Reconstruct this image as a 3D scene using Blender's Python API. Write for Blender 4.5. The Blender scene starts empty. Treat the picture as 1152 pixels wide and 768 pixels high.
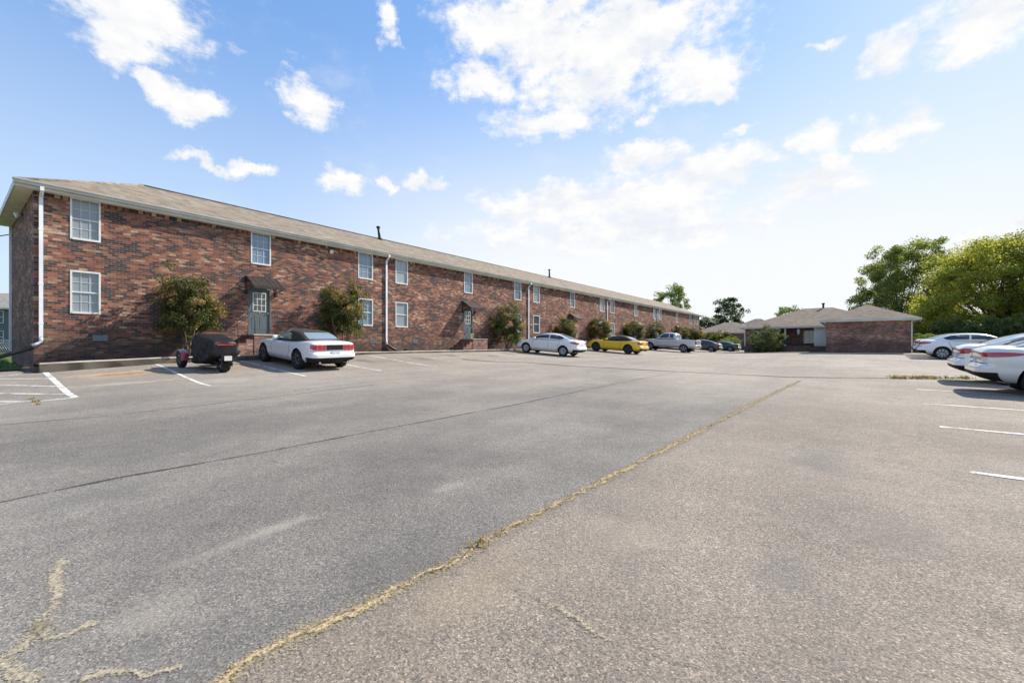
import bpy, bmesh, math, random
import numpy as np
from mathutils import Vector, Matrix
from mathutils.bvhtree import BVHTree

R = math.radians
SC = bpy.context.scene
COL = SC.collection
rng = random.Random(7)

# ------------------------------------------------------------------ site frame
# u runs along the long brick building, v is the distance from its front wall
A1 = (0.61393, 0.78936)              # +u in world
NN = (0.78936, -0.61393)             # +v in world
EYE = 1.35
def W(u, v):
    U, V = u + 1.865, v - 21.24
    return (A1[0]*U + NN[0]*V, A1[1]*U + NN[1]*V)
def UV(x, y):
    return (A1[0]*x + A1[1]*y - 1.865, NN[0]*x + NN[1]*y + 21.24)
YAW = math.atan2(A1[1], A1[0])

def G(x, y):
    """height of the lot, which climbs gently away and more steeply to the kerb"""
    x = np.asarray(x, float); y = np.asarray(y, float)
    u = A1[0]*x + A1[1]*y - 1.865
    v = NN[0]*x + NN[1]*y + 21.24
    p = np.interp(y, [-15, 0, 24, 34, 60, 120], [-.3, 0, .61, .66, .70, .72])
    q_ = np.clip((v - 9)/12, 0, 1)*np.clip((y - 22)/10, 0, 1); p = p + .16*q_*q_*(3 - 2*q_)
    r = np.interp(u, [-6, 0, 3, 8, 12, 100], [.1, .2, .33, .33, .38, .34])
    t = np.clip((6.8 - v)/5.37, 0, 1)
    s = .7*t + .3*t*t*(3 - 2*t)
    return p + r*s
def gz(x, y): return float(G(x, y))
def guv(u, v): return gz(*W(u, v))
def unpx(px, py):
    """point of the ground seen along a direction given as in a 1152 wide view of focal 500"""
    rx, rz = (px - 576)/500, (390 - py)/500
    a, b = .4, None
    Y = .4
    while Y < 200:
        Y2 = Y*1.03
        if EYE + rz*Y2 < gz(rx*Y2, Y2):
            lo, hi = Y, Y2
            for _ in range(30):
                m = (lo + hi)/2
                if EYE + rz*m < gz(rx*m, m): hi = m
                else: lo = m
            return rx*hi, hi
        Y = Y2
    return rx*Y, Y

# ------------------------------------------------------------------ materials
def mat(name):
    m = bpy.data.materials.new(name); m.use_nodes = True
    nt = m.node_tree; nt.nodes.clear()
    out = nt.nodes.new('ShaderNodeOutputMaterial')
    b = nt.nodes.new('ShaderNodeBsdfPrincipled')
    nt.links.new(b.outputs[0], out.inputs[0])
    return m, nt, b, out
class N:
    """tiny node helper"""
    def __init__(s, nt): s.nt = nt
    def n(s, t, **k):
        x = s.nt.nodes.new('ShaderNode' + t)
        for a, b in k.items(): setattr(x, a, b)
        return x
    def put(s, sock, v):
        if v is None: return
        if isinstance(v, bpy.types.NodeSocket): s.nt.links.new(v, sock)
        elif isinstance(v, (tuple, list)) and sock.type == 'RGBA' and len(v) == 3: sock.default_value = (*v, 1)
        else: sock.default_value = v
    def math(s, op, a, b=None, c=None, clamp=False):
        x = s.n('Math', operation=op, use_clamp=clamp)
        for i, q in enumerate((a, b, c)): s.put(x.inputs[i], q) if q is not None else None
        return x.outputs[0]
    def vec(s, op, a, b=None, out=0):
        x = s.n('VectorMath', operation=op)
        s.put(x.inputs[0], a)
        if b is not None: s.put(x.inputs[3 if op == 'SCALE' else 1], b)
        return x.outputs['Value' if op in ('LENGTH', 'DOT_PRODUCT', 'DISTANCE') else 0]
    def mix(s, f, a, b, mode='MIX'):
        x = s.n('Mix', data_type='RGBA', blend_type=mode, clamp_factor=True)
        s.put(x.inputs[0], f); s.put(x.inputs[6], a); s.put(x.inputs[7], b)
        return x.outputs[2]
    def noise(s, vec, scale, detail=4, rough=.55, dim='3D', out=0):
        x = s.n('TexNoise', noise_dimensions=dim)
        if vec is not None: s.put(x.inputs['Vector'], vec)
        x.inputs['Scale'].default_value = scale; x.inputs['Detail'].default_value = detail
        x.inputs['Roughness'].default_value = rough
        return x.outputs[out]
    def vor(s, vec, scale, out='Color'):
        x = s.n('TexVoronoi'); s.put(x.inputs['Vector'], vec); x.inputs['Scale'].default_value = scale
        return x.outputs[out]
    def ramp(s, f, stops, interp='LINEAR'):
        x = s.n('ValToRGB'); x.color_ramp.interpolation = interp
        e = x.color_ramp.elements
        while len(e) < len(stops): e.new(.5)
        for q, (p, c) in zip(e, stops):
            q.position = p; q.color = (*c, 1) if len(c) == 3 else c
        s.put(x.inputs[0], f); return x.outputs[0]
    def step(s, x, a, b):
        q = s.n('MapRange', interpolation_type='SMOOTHSTEP')
        s.put(q.inputs[0], x); s.put(q.inputs[1], a); s.put(q.inputs[2], b)
        return q.outputs[0]
    def bump(s, h, strength, dist):
        x = s.n('Bump'); x.inputs['Strength'].default_value = strength; x.inputs['Distance'].default_value = dist
        s.put(x.inputs['Height'], h); return x.outputs[0]
    def pos(s): return s.n('NewGeometry').outputs['Position']
    def obj(s): return s.n('TexCoord').outputs['Object']

def simple(name, col, rough=.6, spec=.5, metal=0, var=.12, scale=3, bump=0, coat=0):
    m, nt, b, o = mat(name); h = N(nt)
    if var:
        f = h.noise(h.obj(), scale, 5)
        c = h.mix(h.step(f, .3, .7), tuple(x*(1 - var) for x in col), tuple(min(1, x*(1 + var)) for x in col))
        nt.links.new(c, b.inputs['Base Color'])
        if bump: nt.links.new(h.bump(h.noise(h.obj(), scale*8, 3), bump, .01), b.inputs['Normal'])
    else: b.inputs['Base Color'].default_value = (*col, 1)
    b.inputs['Roughness'].default_value = rough; b.inputs['Metallic'].default_value = metal
    b.inputs['Specular IOR Level'].default_value = spec
    if coat: b.inputs['Coat Weight'].default_value = coat; b.inputs['Coat Roughness'].default_value = .04
    return m

def brick_mat(name, stops, dim=1.0, seed=0.0, grime=True):
    m, nt, b, o = mat(name); h = N(nt)
    sx = h.n('SeparateXYZ'); nt.links.new(h.obj(), sx.inputs[0])
    x = h.math('ADD', sx.outputs[0], sx.outputs[1]); z = sx.outputs[2]
    rz = h.math('DIVIDE', z, .076); row = h.math('FLOOR', rz); fz = h.math('FRACT', rz)
    par = h.math('MULTIPLY', h.math('FRACT', h.math('MULTIPLY', row, .5)), 1.0)
    rx = h.math('ADD', h.math('DIVIDE', x, .213), par); colm = h.math('FLOOR', rx); fx = h.math('FRACT', rx)
    cv = h.n('CombineXYZ'); h.put(cv.inputs[0], colm); h.put(cv.inputs[1], row); cv.inputs[2].default_value = seed
    wn = h.n('TexWhiteNoise', noise_dimensions='3D'); h.put(wn.inputs[0], cv.outputs[0])
    lowv = h.n('CombineXYZ'); h.put(lowv.inputs[0], h.math('MULTIPLY', x, .8)); h.put(lowv.inputs[1], h.math('MULTIPLY', z, 2.0)); lowv.inputs[2].default_value = seed
    low = h.noise(lowv.outputs[0], .9, 3)
    val = h.math('ADD', h.math('MULTIPLY', wn.outputs[0], .66), h.math('MULTIPLY', h.math('SUBTRACT', low, .5), 1.35))
    val = h.math('ADD', val, .15)
    c = h.ramp(val, stops)
    fine = h.noise(h.obj(), 45, 3)
    c = h.mix(.45, c, h.mix(1, c, h.ramp(fine, [(.3, (.45, .45, .45)), (.7, (1.4, 1.4, 1.4))]), 'MULTIPLY'))
    mz = h.math('LESS_THAN', fz, .13); mx = h.math('LESS_THAN', fx, .05)
    mm = h.math('MAXIMUM', mz, mx)
    c = h.mix(mm, c, (.21*dim, .185*dim, .165*dim))
    if grime:                                   # weathered band of splashed soil low on the wall
        g = h.math('ADD', z, h.math('MULTIPLY', h.noise(h.obj(), 1.3, 4), .9))
        c = h.mix(h.math('MULTIPLY', h.step(g, 1.9, 1.1), .55), c, (.055, .045, .04))
    wv = h.n('CombineXYZ'); h.put(wv.inputs[0], h.math('MULTIPLY', x, 1.6)); h.put(wv.inputs[1], h.math('MULTIPLY', z, .18)); wv.inputs[2].default_value = seed + 4
    ws = h.step(h.noise(wv.outputs[0], 1.0, 5, .6), .55, .75)
    c = h.mix(h.math('MULTIPLY', ws, .4), c, (.06, .05, .045))
    wv2 = h.n('CombineXYZ'); h.put(wv2.inputs[0], h.math('MULTIPLY', x, .5)); h.put(wv2.inputs[1], h.math('MULTIPLY', z, .6)); wv2.inputs[2].default_value = seed + 9
    c = h.mix(h.math('MULTIPLY', h.step(h.noise(wv2.outputs[0], 1.0, 5, .65), .56, .78), .35), c, (.36, .29, .24))
    nt.links.new(c, b.inputs['Base Color'])
    nt.links.new(h.bump(h.math('SUBTRACT', 1.0, mm), .5, .006), b.inputs['Normal'])
    b.inputs['Roughness'].default_value = .85; b.inputs['Specular IOR Level'].default_value = .25
    return m

def shingle_mat(name, cols, ax='x'):
    m, nt, b, o = mat(name); h = N(nt)
    sx = h.n('SeparateXYZ'); nt.links.new(h.obj(), sx.inputs[0])
    z = sx.outputs[2]; x = h.math('ADD', sx.outputs[0], sx.outputs[1])
    row = h.math('FLOOR', h.math('DIVIDE', z, .06)); fz = h.math('FRACT', h.math('DIVIDE', z, .06))
    wr = h.n('TexWhiteNoise', noise_dimensions='1D'); h.put(wr.inputs['W'], row)
    cx = h.math('FLOOR', h.math('ADD', h.math('DIVIDE', x, .26), h.math('MULTIPLY', wr.outputs[0], 7)))
    cv = h.n('CombineXYZ'); h.put(cv.inputs[0], cx); h.put(cv.inputs[1], row)
    wn = h.n('TexWhiteNoise', noise_dimensions='3D'); h.put(wn.inputs[0], cv.outputs[0])
    c = h.ramp(h.math('ADD', h.math('MULTIPLY', wn.outputs[0], .6), h.math('MULTIPLY', h.noise(h.obj(), 1.2, 4), .4)), cols)
    sp = h.vor(h.obj(), 60)
    c = h.mix(.35, c, h.mix(1, c, sp, 'OVERLAY'))
    c = h.mix(h.math('MULTIPLY', h.math('LESS_THAN', fz, .12), .5), c, (.05, .04, .035))
    st = h.noise(h.vec('MULTIPLY', h.obj(), (.6, .6, .15)), 1.0, 5)
    c = h.mix(h.math('MULTIPLY', h.step(st, .5, .75), .3), c, (.12, .1, .085))
    nt.links.new(c, b.inputs['Base Color']); b.inputs['Roughness'].default_value = .9
    b.inputs['Specular IOR Level'].default_value = .2
    nt.links.new(h.bump(sp, .3, .005), b.inputs['Normal'])
    return m

def paint(name, col, metal=0, rough=.28, flake=0):
    m, nt, b, o = mat(name); h = N(nt)
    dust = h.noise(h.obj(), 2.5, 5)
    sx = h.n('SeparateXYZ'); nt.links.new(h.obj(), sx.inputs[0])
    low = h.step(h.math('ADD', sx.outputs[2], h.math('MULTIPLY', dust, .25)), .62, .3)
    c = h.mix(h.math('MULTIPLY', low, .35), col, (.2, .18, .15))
    nt.links.new(c, b.inputs['Base Color'])
    b.inputs['Roughness'].default_value = rough; b.inputs['Metallic'].default_value = metal
    b.inputs['Coat Weight'].default_value = 1; b.inputs['Coat Roughness'].default_value = .03
    return m

def glass(name, col=(.02, .025, .03), rough=.03, spec=.8):
    m, nt, b, o = mat(name)
    b.inputs['Base Color'].default_value = (*col, 1); b.inputs['Roughness'].default_value = rough
    b.inputs['Specular IOR Level'].default_value = spec; b.inputs['IOR'].default_value = 1.55
    return m

def leaf_mat(name, stops, transl=.35):
    m, nt, b, o = mat(name); h = N(nt)
    at = h.n('Attribute', attribute_name='tone')
    c = h.ramp(at.outputs['Fac'], stops)
    nt.links.new(c, b.inputs['Base Color']); b.inputs['Roughness'].default_value = .55
    b.inputs['Specular IOR Level'].default_value = .3
    t = h.n('BsdfTranslucent'); nt.links.new(h.mix(1, c, (1.3, 1.25, .7), 'MULTIPLY'), t.inputs[0])
    mx = h.n('MixShader'); mx.inputs[0].default_value = transl
    nt.links.new(b.outputs[0], mx.inputs[1]); nt.links.new(t.outputs[0], mx.inputs[2])
    nt.links.new(mx.outputs[0], o.inputs[0])
    return m

def decal_mat(name, col, soft=.5, cover=.9, scale=14, col2=None, rough=.95, grain=1.6, base=1.0):
    """flat stuff lying on the asphalt with a ragged edge; UV.x runs -1..1 across"""
    m, nt, b, o = mat(name); h = N(nt)
    uv = h.n('UVMap').outputs[0]
    sx = h.n('SeparateXYZ'); nt.links.new(uv, sx.inputs[0])
    a = h.math('ABSOLUTE', sx.outputs[0])
    n1 = h.noise(h.pos(), scale, 6, .7); n2 = h.noise(h.pos(), scale*.18, 4, .6); n3 = h.noise(h.pos(), 75, 3, .7)
    e = h.math('ADD', h.math('MULTIPLY', h.math('SUBTRACT', n1, .5), 1.5), h.math('MULTIPLY', h.math('SUBTRACT', n2, .5), 1.9))
    e = h.math('ADD', e, h.math('MULTIPLY', h.math('SUBTRACT', n3, .5), grain))
    e = h.math('SUBTRACT', h.math('ADD', e, base), a)
    al = h.math('MULTIPLY', h.step(e, .5 - soft*.5, .5 + soft*.5), cover)
    c = h.mix(h.step(h.noise(h.pos(), 60, 4, .7), .35, .65), tuple(x*.6 for x in col), col2 or tuple(min(1, x*1.3) for x in col))
    nt.links.new(h.bump(n3, .35, .006), b.inputs['Normal'])
    nt.links.new(c, b.inputs['Base Color']); nt.links.new(al, b.inputs['Alpha'])
    b.inputs['Roughness'].default_value = rough; b.inputs['Specular IOR Level'].default_value = .2
    return m

def asphalt_mat():
    m, nt, b, o = mat('old_asphalt'); h = N(nt)
    p = h.pos()
    # side of the long weed-grown joint: cooler sealed surface left, warmer bare stone right
    (x0, y0), (x1, y1) = unpx(240, 768), unpx(900, 428)
    L = math.hypot(x1 - x0, y1 - y0); nx, ny = (y1 - y0)/L, -(x1 - x0)/L
    d = h.math('SUBTRACT', h.vec('DOT_PRODUCT', p, (nx, ny, 0)), nx*x0 + ny*y0)
    side = h.step(d, -.05, .12)
    big = h.noise(p, .22, 5, .6); mid = h.noise(p, 1.1, 6, .65); sm = h.noise(p, 5.5, 5, .6)
    cool = h.mix(h.step(big, .36, .62), (.158, .149, .138), (.235, .22, .20))
    warm = h.mix(h.step(big, .36, .64), (.222, .192, .161), (.275, .242, .207))
    c = h.mix(side, cool, warm)
    sx0 = h.n('SeparateXYZ'); nt.links.new(p, sx0.inputs[0])
    far = h.step(sx0.outputs[1], 3, 17)
    c = h.mix(far, c, h.mix(h.step(big, .35, .65), (.295, .264, .226), (.352, .318, .274)))
    c = h.mix(1, c, h.ramp(mid, [(.25, (.86, .86, .87)), (.75, (1.12, 1.11, 1.09))]), 'MULTIPLY')
    c = h.mix(1, c, h.ramp(sm, [(.25, (.9, .9, .9)), (.75, (1.1, 1.1, 1.1))]), 'MULTIPLY')
    # long faint wear streaks along the drive direction
    mp = h.n('Mapping'); mp.inputs['Rotation'].default_value = (0, 0, -YAW); nt.links.new(p, mp.inputs[0])
    st = h.noise(h.vec('MULTIPLY', mp.outputs[0], (.12, 1.0, 1)), 1.0, 4)
    c = h.mix(1, c, h.ramp(st, [(.3, (.9, .9, .91)), (.7, (1.08, 1.07, 1.06))]), 'MULTIPLY')
    # stone chips
    v1 = h.n('TexVoronoi'); h.put(v1.inputs['Vector'], p); v1.inputs['Scale'].default_value = 130
    g1 = h.n('SeparateColor'); nt.links.new(v1.outputs['Color'], g1.inputs[0])
    chip = h.ramp(g1.outputs[0], [(0, (.42, .42, .43)), (.35, (.82, .82, .82)), (.75, (1.1, 1.09, 1.06)), (.92, (1.4, 1.36, 1.28)), (1, (2.0, 1.93, 1.8))])
    c = h.mix(h.math('ADD', .8, h.math('MULTIPLY', h.step(h.noise(p, .8, 4, .6), .35, .65), .2)), c, h.mix(1, c, chip, 'MULTIPLY'))
    dk = h.step(h.noise(p, 38, 3, .7), .36, .27)
    c = h.mix(h.math('MULTIPLY', dk, .75), c, (.06, .06, .062))
    # stains with shapes of their own
    fineg = h.noise(p, 55, 3, .75)
    def stain(px, py, rx, ry, col, amt, c, sc=3):
        x, y = unpx(px, py)
        q = h.vec('MULTIPLY', h.vec('SUBTRACT', mp.outputs[0], rot2(x, y)), (1/rx, 1/ry, 0))
        dd = h.math('ADD', h.vec('LENGTH', q), h.math('MULTIPLY', h.math('SUBTRACT', h.noise(p, sc, 5, .65), .5), 1.9))
        dd = h.math('ADD', dd, h.math('MULTIPLY', h.math('SUBTRACT', fineg, .5), 1.7))
        return h.mix(h.math('MULTIPLY', h.step(dd, 1.0, .2), amt), c, col)
    def rot2(x, y):
        ca, sa = math.cos(-YAW), math.sin(-YAW)
        return (ca*x - sa*y, sa*x + ca*y, 0)
    c = stain(140, 420, 1.6, .55, (.50, .38, .25), .95, c)
    c = stain(140, 420.5, 1.1, .34, (.34, .17, .06), 1.0, c, 5)
    c = stain(140, 431, 1.5, .3, (.44, .39, .33), .6, c)
    for px_, py_, a_, b_, k_ in ((300, 470, 2.2, .5, .35), (520, 520, .8, .3, .3), (760, 470, 2.5, .5, .3), (930, 520, .9, .35, .35), (880, 640, .35, .2, .35), (200, 500, 2, .5, .3), (640, 440, 4, .8, .3), (90, 560, .6, .4, .4), (1000, 600, .6, .35, .3)):
        c = stain(px_, py_, a_, b_, (.13, .125, .12), k_, c, 2.2)
    for u_, v_ in ((3.9, 3.0), (9.9, 3.6), (12.9, 4.2), (15.6, 3.3), (18.3, 4), (21, 3.2), (29.6, 3.8)):
        px_ = W(u_, v_); q_ = h.vec('MULTIPLY', h.vec('SUBTRACT', mp.outputs[0], rot2(*px_)), (1/.6, 1/.9, 0))
        d_ = h.math('ADD', h.vec('LENGTH', q_), h.math('MULTIPLY', h.math('SUBTRACT', h.noise(p, 3.5, 5, .65), .5), 1.8))
        c = h.mix(h.math('MULTIPLY', h.step(d_, 1.0, .1), .6), c, (.09, .082, .075))
    c = stain(285, 412, 1.3, 1.0, (.34, .26, .19), .7, c)
    c = stain(255, 428, 1.2, .8, (.40, .37, .33), .6, c)
    c = stain(310, 593, .35, .09, (.42, .38, .32), 0.39, c, 6)
    c = stain(508, 546, .28, .1, (.42, .39, .35), 0.33, c, 6)
    c = stain(180, 690, .25, .3, (.38, .34, .28), 0.30, c, 4)
    c = stain(265, 612, .5, .09, (.36, .32, .27), 0.28, c, 6)
    c = stain(700, 600, .5, .4, (.36, .31, .25), 0.28, c, 4)
    c = stain(540, 660, .7, .35, (.36, .29, .20), 0.33, c, 5)
    nt.links.new(c, b.inputs['Base Color'])
    b.inputs['Roughness'].default_value = .88; b.inputs['Specular IOR Level'].default_value = .3
    hgt = h.math('ADD', g1.outputs[1], h.math('MULTIPLY', h.noise(p, 38, 3, .7), 1.5))
    nt.links.new(h.bump(hgt, .8, .007), b.inputs['Normal'])
    return m

BR = [(0.0, (.03, .027, .028)), (.25, (.062, .048, .046)), (.41, (.14, .064, .049)), (.56, (.25, .083, .053)),
      (.72, (.28, .135, .082)), (.88, (.39, .265, .17)), (1.0, (.50, .39, .28))]
BR2 = [(0.0, (.085, .065, .06)), (.3, (.18, .105, .088)), (.6, (.33, .155, .115)), (.85, (.42, .245, .18)), (1.0, (.5, .36, .28))]
M = {}
M['brick'] = brick_mat('mixed_brick', BR)
M['brick_dark'] = brick_mat('brown_brick', BR2, .8, 3.0)
M['stoop'] = brick_mat('stoop_brick', BR2, .8, 5.0, False)
M['shingle'] = shingle_mat('tan_shingle', [(0, (.13, .107, .084)), (.5, (.235, .195, .15)), (1, (.34, .29, .23))])
M['shingle_b'] = shingle_mat('brown_shingle', [(0, (.14, .108, .082)), (.5, (.22, .172, .13)), (1, (.31, .25, .195))])
M['shingle_g'] = shingle_mat('grey_shingle', [(0, (.22, .2, .18)), (.5, (.3, .28, .25)), (1, (.38, .35, .31))])
M['gutter'] = simple('gutter_grey', (.50, .49, .44), .4, .5, 0, .12, 1.5)
M['soffit'] = simple('cream_soffit', (.82, .76, .58), .55, .4, 0, .1, 2)
M['white'] = simple('white_trim', (.66, .66, .64), .4, .5, 0, .06, 4)
M['dswhite'] = simple('white_downspout', (.74, .76, .8), .35, .5, 0, .08, 2)
M['pane'] = glass('window_pane', (.13, .20, .28), .05, 1.0)
M['pane_b'] = glass('window_pane_curtain', (.27, .31, .33), .08, .9)
M['pane_c'] = glass('window_pane_dark', (.05, .075, .10), .04, 1.0)
def blind_glass():
    m, nt, b, o = mat('pane_with_blind'); h = N(nt)
    sx = h.n('SeparateXYZ'); nt.links.new(h.obj(), sx.inputs[0])
    f = h.math('FRACT', h.math('DIVIDE', sx.outputs[2], .05))
    c = h.mix(h.math('MULTIPLY', h.step(f, .2, .0), .6), (.22, .26, .285), (.11, .135, .15))
    nt.links.new(c, b.inputs['Base Color']); b.inputs['Roughness'].default_value = .25
    b.inputs['Coat Weight'].default_value = 1; b.inputs['Coat Roughness'].default_value = .03
    return m
M['blind'] = blind_glass()
M['door'] = simple('slate_door', (.085, .11, .12), .5, .4, 0, .08, 3)
M['doorpane'] = glass('door_pane', (.05, .06, .06), .06)
M['iron'] = simple('black_iron', (.02, .02, .022), .5, .4, 0, .2, 9)
M['awning'] = simple('dark_awning', (.03, .024, .024), .6, .3, 0, .3, 5)
M['concrete'] = simple('kerb_concrete', (.40, .36, .30), .9, .2, 0, .22, 2.2, .3)
M['concrete_stain_shade'] = simple('stained_shaded_concrete', (.10, .088, .07), .95, .2, 0, .45, 1.7, .4)
M['mulch'] = simple('bare_soil', (.075, .06, .045), 1, .1, 0, .5, 6, .6)
M['mark'] = None
M['metal'] = simple('grey_metal', (.35, .37, .38), .4, .5, .6, .1, 8)
M['vent'] = simple('blue_grey_vent', (.17, .21, .24), .5, .4, 0, .15, 30)
M['bark'] = simple('grey_bark', (.13, .10, .075), .95, .15, 0, .35, 12, .6)
M['pipe'] = simple('black_pipe', (.012, .012, .013), .5, .4, 0, .2, 30)
M['grass_ground'] = simple('lawn', (.075, .12, .03), 1, .1, 0, .35, 1.2, .5)
M['grey_siding'] = simple('grey_siding', (.11, .125, .145), .7, .3, 0, .1, 2)
M['tyre'] = simple('tyre_rubber', (.018, .018, .019), .8, .3, 0, .25, 8)
M['rim'] = simple('silver_rim', (.55, .56, .58), .3, .5, .9, .05, 9)
M['rim_dark'] = simple('grey_rim', (.13, .135, .145), .3, .5, .8, .05, 9)
M['well'] = simple('dark_plastic', (.012, .012, .013), .75, .3, 0, .2, 8)
M['cglass'] = glass('car_glass', (.012, .016, .018), .02, .9)
M['cglass_l'] = glass('pale_car_glass', (.20, .26, .29), .04, .9)
M['cglass_g'] = glass('greenish_car_glass', (.27, .34, .27), .04, .9)
M['red'] = simple('red_lens', (.42, .012, .02), .15, .6, 0, .15, 14, 0, 1)
M['dred'] = simple('dark_red_lens', (.16, .012, .02), .15, .6, 0, .2, 14, 0, 1)
M['clear'] = simple('clear_lens', (.6, .62, .64), .12, .6, .3, .1, 14, 0, 1)
M['chrome'] = simple('chrome', (.75, .76, .78), .12, .5, 1, 0)
M['plate'] = simple('plate', (.52, .58, .68), .5, .4, 0, .15, 30)
M['plate_ink'] = simple('plate_ink', (.05, .09, .22), .5, .4, 0, .1, 30)
M['softtop'] = simple('black_fabric', (.045, .04, .036), .9, .25, 0, .2, 10)
M['tarp'] = simple('black_cover', (.013, .012, .014), .5, .3, 0, .25, 5)
M['white_paint'] = paint('car_white', (.78, .79, .80))
M['pearl_paint'] = paint('car_pearl', (.70, .70, .69), .15, .3)
M['silver_paint'] = paint('car_silver', (.56, .57, .60), .45, .3)
M['yellow_paint'] = paint('car_yellow', (.80, .50, .012))
M['black_paint'] = paint('car_navy', (.012, .016, .032))
M['teal_paint'] = paint('car_teal', (.025, .05, .07), .3)
M['tan_paint'] = paint('car_tan', (.28, .2, .12), .3)
M['redpaint'] = paint('fender_red', (.35, .02, .03))

# ------------------------------------------------------------------ mesh helpers
def link(o, parent=None):
    COL.objects.link(o)
    if parent is not None: o.parent = parent
    return o
def obj(name, bm, ms, parent=None, smooth=None):
    me = bpy.data.meshes.new(name); bm.to_mesh(me); bm.free()
    for m in (ms if isinstance(ms, (list, tuple)) else [ms]): me.materials.append(m)
    if smooth is not None:
        me.polygons.foreach_set('use_smooth', [True]*len(me.polygons)); me.set_sharp_from_angle(angle=R(smooth))
    return link(bpy.data.objects.new(name, me), parent)
def tag(o, label=None, cat=None, group=None, kind=None):
    if label: o['label'] = label
    if cat: o['category'] = cat
    if group: o['group'] = group
    if kind: o['kind'] = kind
    return o
def empty(name, loc, rz=0):
    o = bpy.data.objects.new(name, None); o.empty_display_size = .3
    o.location = loc; o.rotation_euler = (0, 0, rz)
    return link(o)
def box(bm, a, b, mi=0, bev=0):
    x0, y0, z0 = (min(a[i], b[i]) for i in range(3)); x1, y1, z1 = (max(a[i], b[i]) for i in range(3))
    vs = [bm.verts.new(p) for p in ((x0,y0,z0),(x1,y0,z0),(x1,y1,z0),(x0,y1,z0),(x0,y0,z1),(x1,y0,z1),(x1,y1,z1),(x0,y1,z1))]
    fs = [bm.faces.new([vs[i] for i in q]) for q in ((3,2,1,0),(4,5,6,7),(0,1,5,4),(1,2,6,5),(2,3,7,6),(3,0,4,7))]
    for f in fs: f.material_index = mi
    if bev:
        es = list({e for f in fs for e in f.edges})
        bmesh.ops.bevel(bm, geom=es, offset=bev, segments=2, affect='EDGES', profile=.5)
    return fs
def poly(bm, pts, mi=0):
    f = bm.faces.new([bm.verts.new(p) for p in pts]); f.material_index = mi; return f
def tube(bm, pts, rad, seg=8, mi=0, cap=True):
    pts = [Vector(p) for p in pts]; n = len(pts)
    rad = rad if isinstance(rad, (list, tuple)) else [rad]*n
    rings = []; ref = None
    for i, p in enumerate(pts):
        t = (pts[min(i+1, n-1)] - pts[max(i-1, 0)]).normalized()
        if ref is None: ref = t.orthogonal().normalized()
        ref = (ref - t*ref.dot(t)).normalized(); bi = t.cross(ref)
        rings.append([bm.verts.new(p + (ref*math.cos(2*math.pi*k/seg) + bi*math.sin(2*math.pi*k/seg))*rad[i]) for k in range(seg)])
    for a, b in zip(rings, rings[1:]):
        for k in range(seg):
            f = bm.faces.new((a[k], a[(k+1) % seg], b[(k+1) % seg], b[k])); f.smooth = True; f.material_index = mi
    if cap:
        bm.faces.new(rings[0][::-1]).material_index = mi; bm.faces.new(rings[-1]).material_index = mi
def lathe(bm, prof, seg=32, mi=0, axis='y'):
    """prof: (radius, along axis) closed loop"""
    rings = []
    for r, a in prof:
        ring = []
        for k in range(seg):
            c, s = math.cos(2*math.pi*k/seg), math.sin(2*math.pi*k/seg)
            ring.append(bm.verts.new((r*c, a, r*s) if axis == 'y' else (r*c, r*s, a)))
        rings.append(ring)
    m = len(rings)
    for i in range(m):
        a, b = rings[i], rings[(i+1) % m]
        for k in range(seg):
            f = bm.faces.new((a[k], b[k], b[(k+1) % seg], a[(k+1) % seg])); f.material_index = mi; f.smooth = True
def sheet(name, us, vs, zf, m, parent=None, frame=W):
    bm = bmesh.new()
    g = [[bm.verts.new((*frame(u, v), 0)) for v in vs] for u in us]
    for row in g:
        for q in row: q.co.z = zf(q.co.x, q.co.y)
    for i in range(len(us)-1):
        for j in range(len(vs)-1):
            f = bm.faces.new((g[i][j], g[i][j+1], g[i+1][j+1], g[i+1][j])); f.smooth = True
    bmesh.ops.recalc_face_normals(bm, faces=bm.faces)
    o = obj(name, bm, m)
    if o.data.polygons[0].normal.z < 0: o.data.flip_normals()
    return o
def frange(a, b, s):
    n = max(1, int(round((b-a)/s))); return [a + (b-a)*i/n for i in range(n+1)]

# ------------------------------------------------------------------ ground
M['asphalt'] = asphalt_mat()
us = frange(-70, -8, 2) + frange(-7, 50, .5) + frange(51, 110, 1.5)
vs = frange(1.44, 9, .35) + frange(9.5, 60, 1)
tag(sheet('parking_lot', us, vs, lambda x, y: gz(x, y), M['asphalt']), kind='structure')
tag(sheet('driveway', frange(-70, -8, 2) + frange(-7, -.12, .5), frange(-45, 1.44, 1.5), lambda x, y: gz(x, y), M['asphalt']), kind='structure')
def terr(x, y):
    d = math.hypot(x, y - 20)
    return (gz(x, y) - .12) if d < 130 else .70
bm = bmesh.new()
rad = [0, 5, 10, 15, 20, 30, 40, 55, 70, 90, 120, 170, 300, 700, 2500]
c0 = bm.verts.new((0, 20, terr(0, 20))); prev = None
for r_ in rad[1:]:
    ring = []
    for k in range(72):
        x, y = r_*math.cos(k*math.pi/36), 20 + r_*math.sin(k*math.pi/36)
        ring.append(bm.verts.new((x, y, terr(x, y) - (.0 if r_ > 100 else .1))))
    for k in range(72):
        if prev is None: bm.faces.new((c0, ring[k], ring[(k+1) % 72]))
        else: bm.faces.new((prev[k], ring[k], ring[(k+1) % 72], prev[(k+1) % 72]))
    prev = ring
tag(obj('terrain', bm, M['grass_ground']), kind='structure')
tag(sheet('lawn', frange(38, 110, 3), frange(25.2, 75, 3), lambda x, y: gz(x, y) + .05, M['grass_ground']), kind='structure')
tag(sheet('side_lawn', frange(-16, -.1, 1), frange(-28, -.5, 1.5), lambda x, y: gz(x, y) + .03, M['grass_ground']), kind='structure')

def kz(u): return float(np.interp(u, [0, 3, 11, 24, 80], [.85, .97, 1.09, 1.18, 1.21]))
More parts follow.
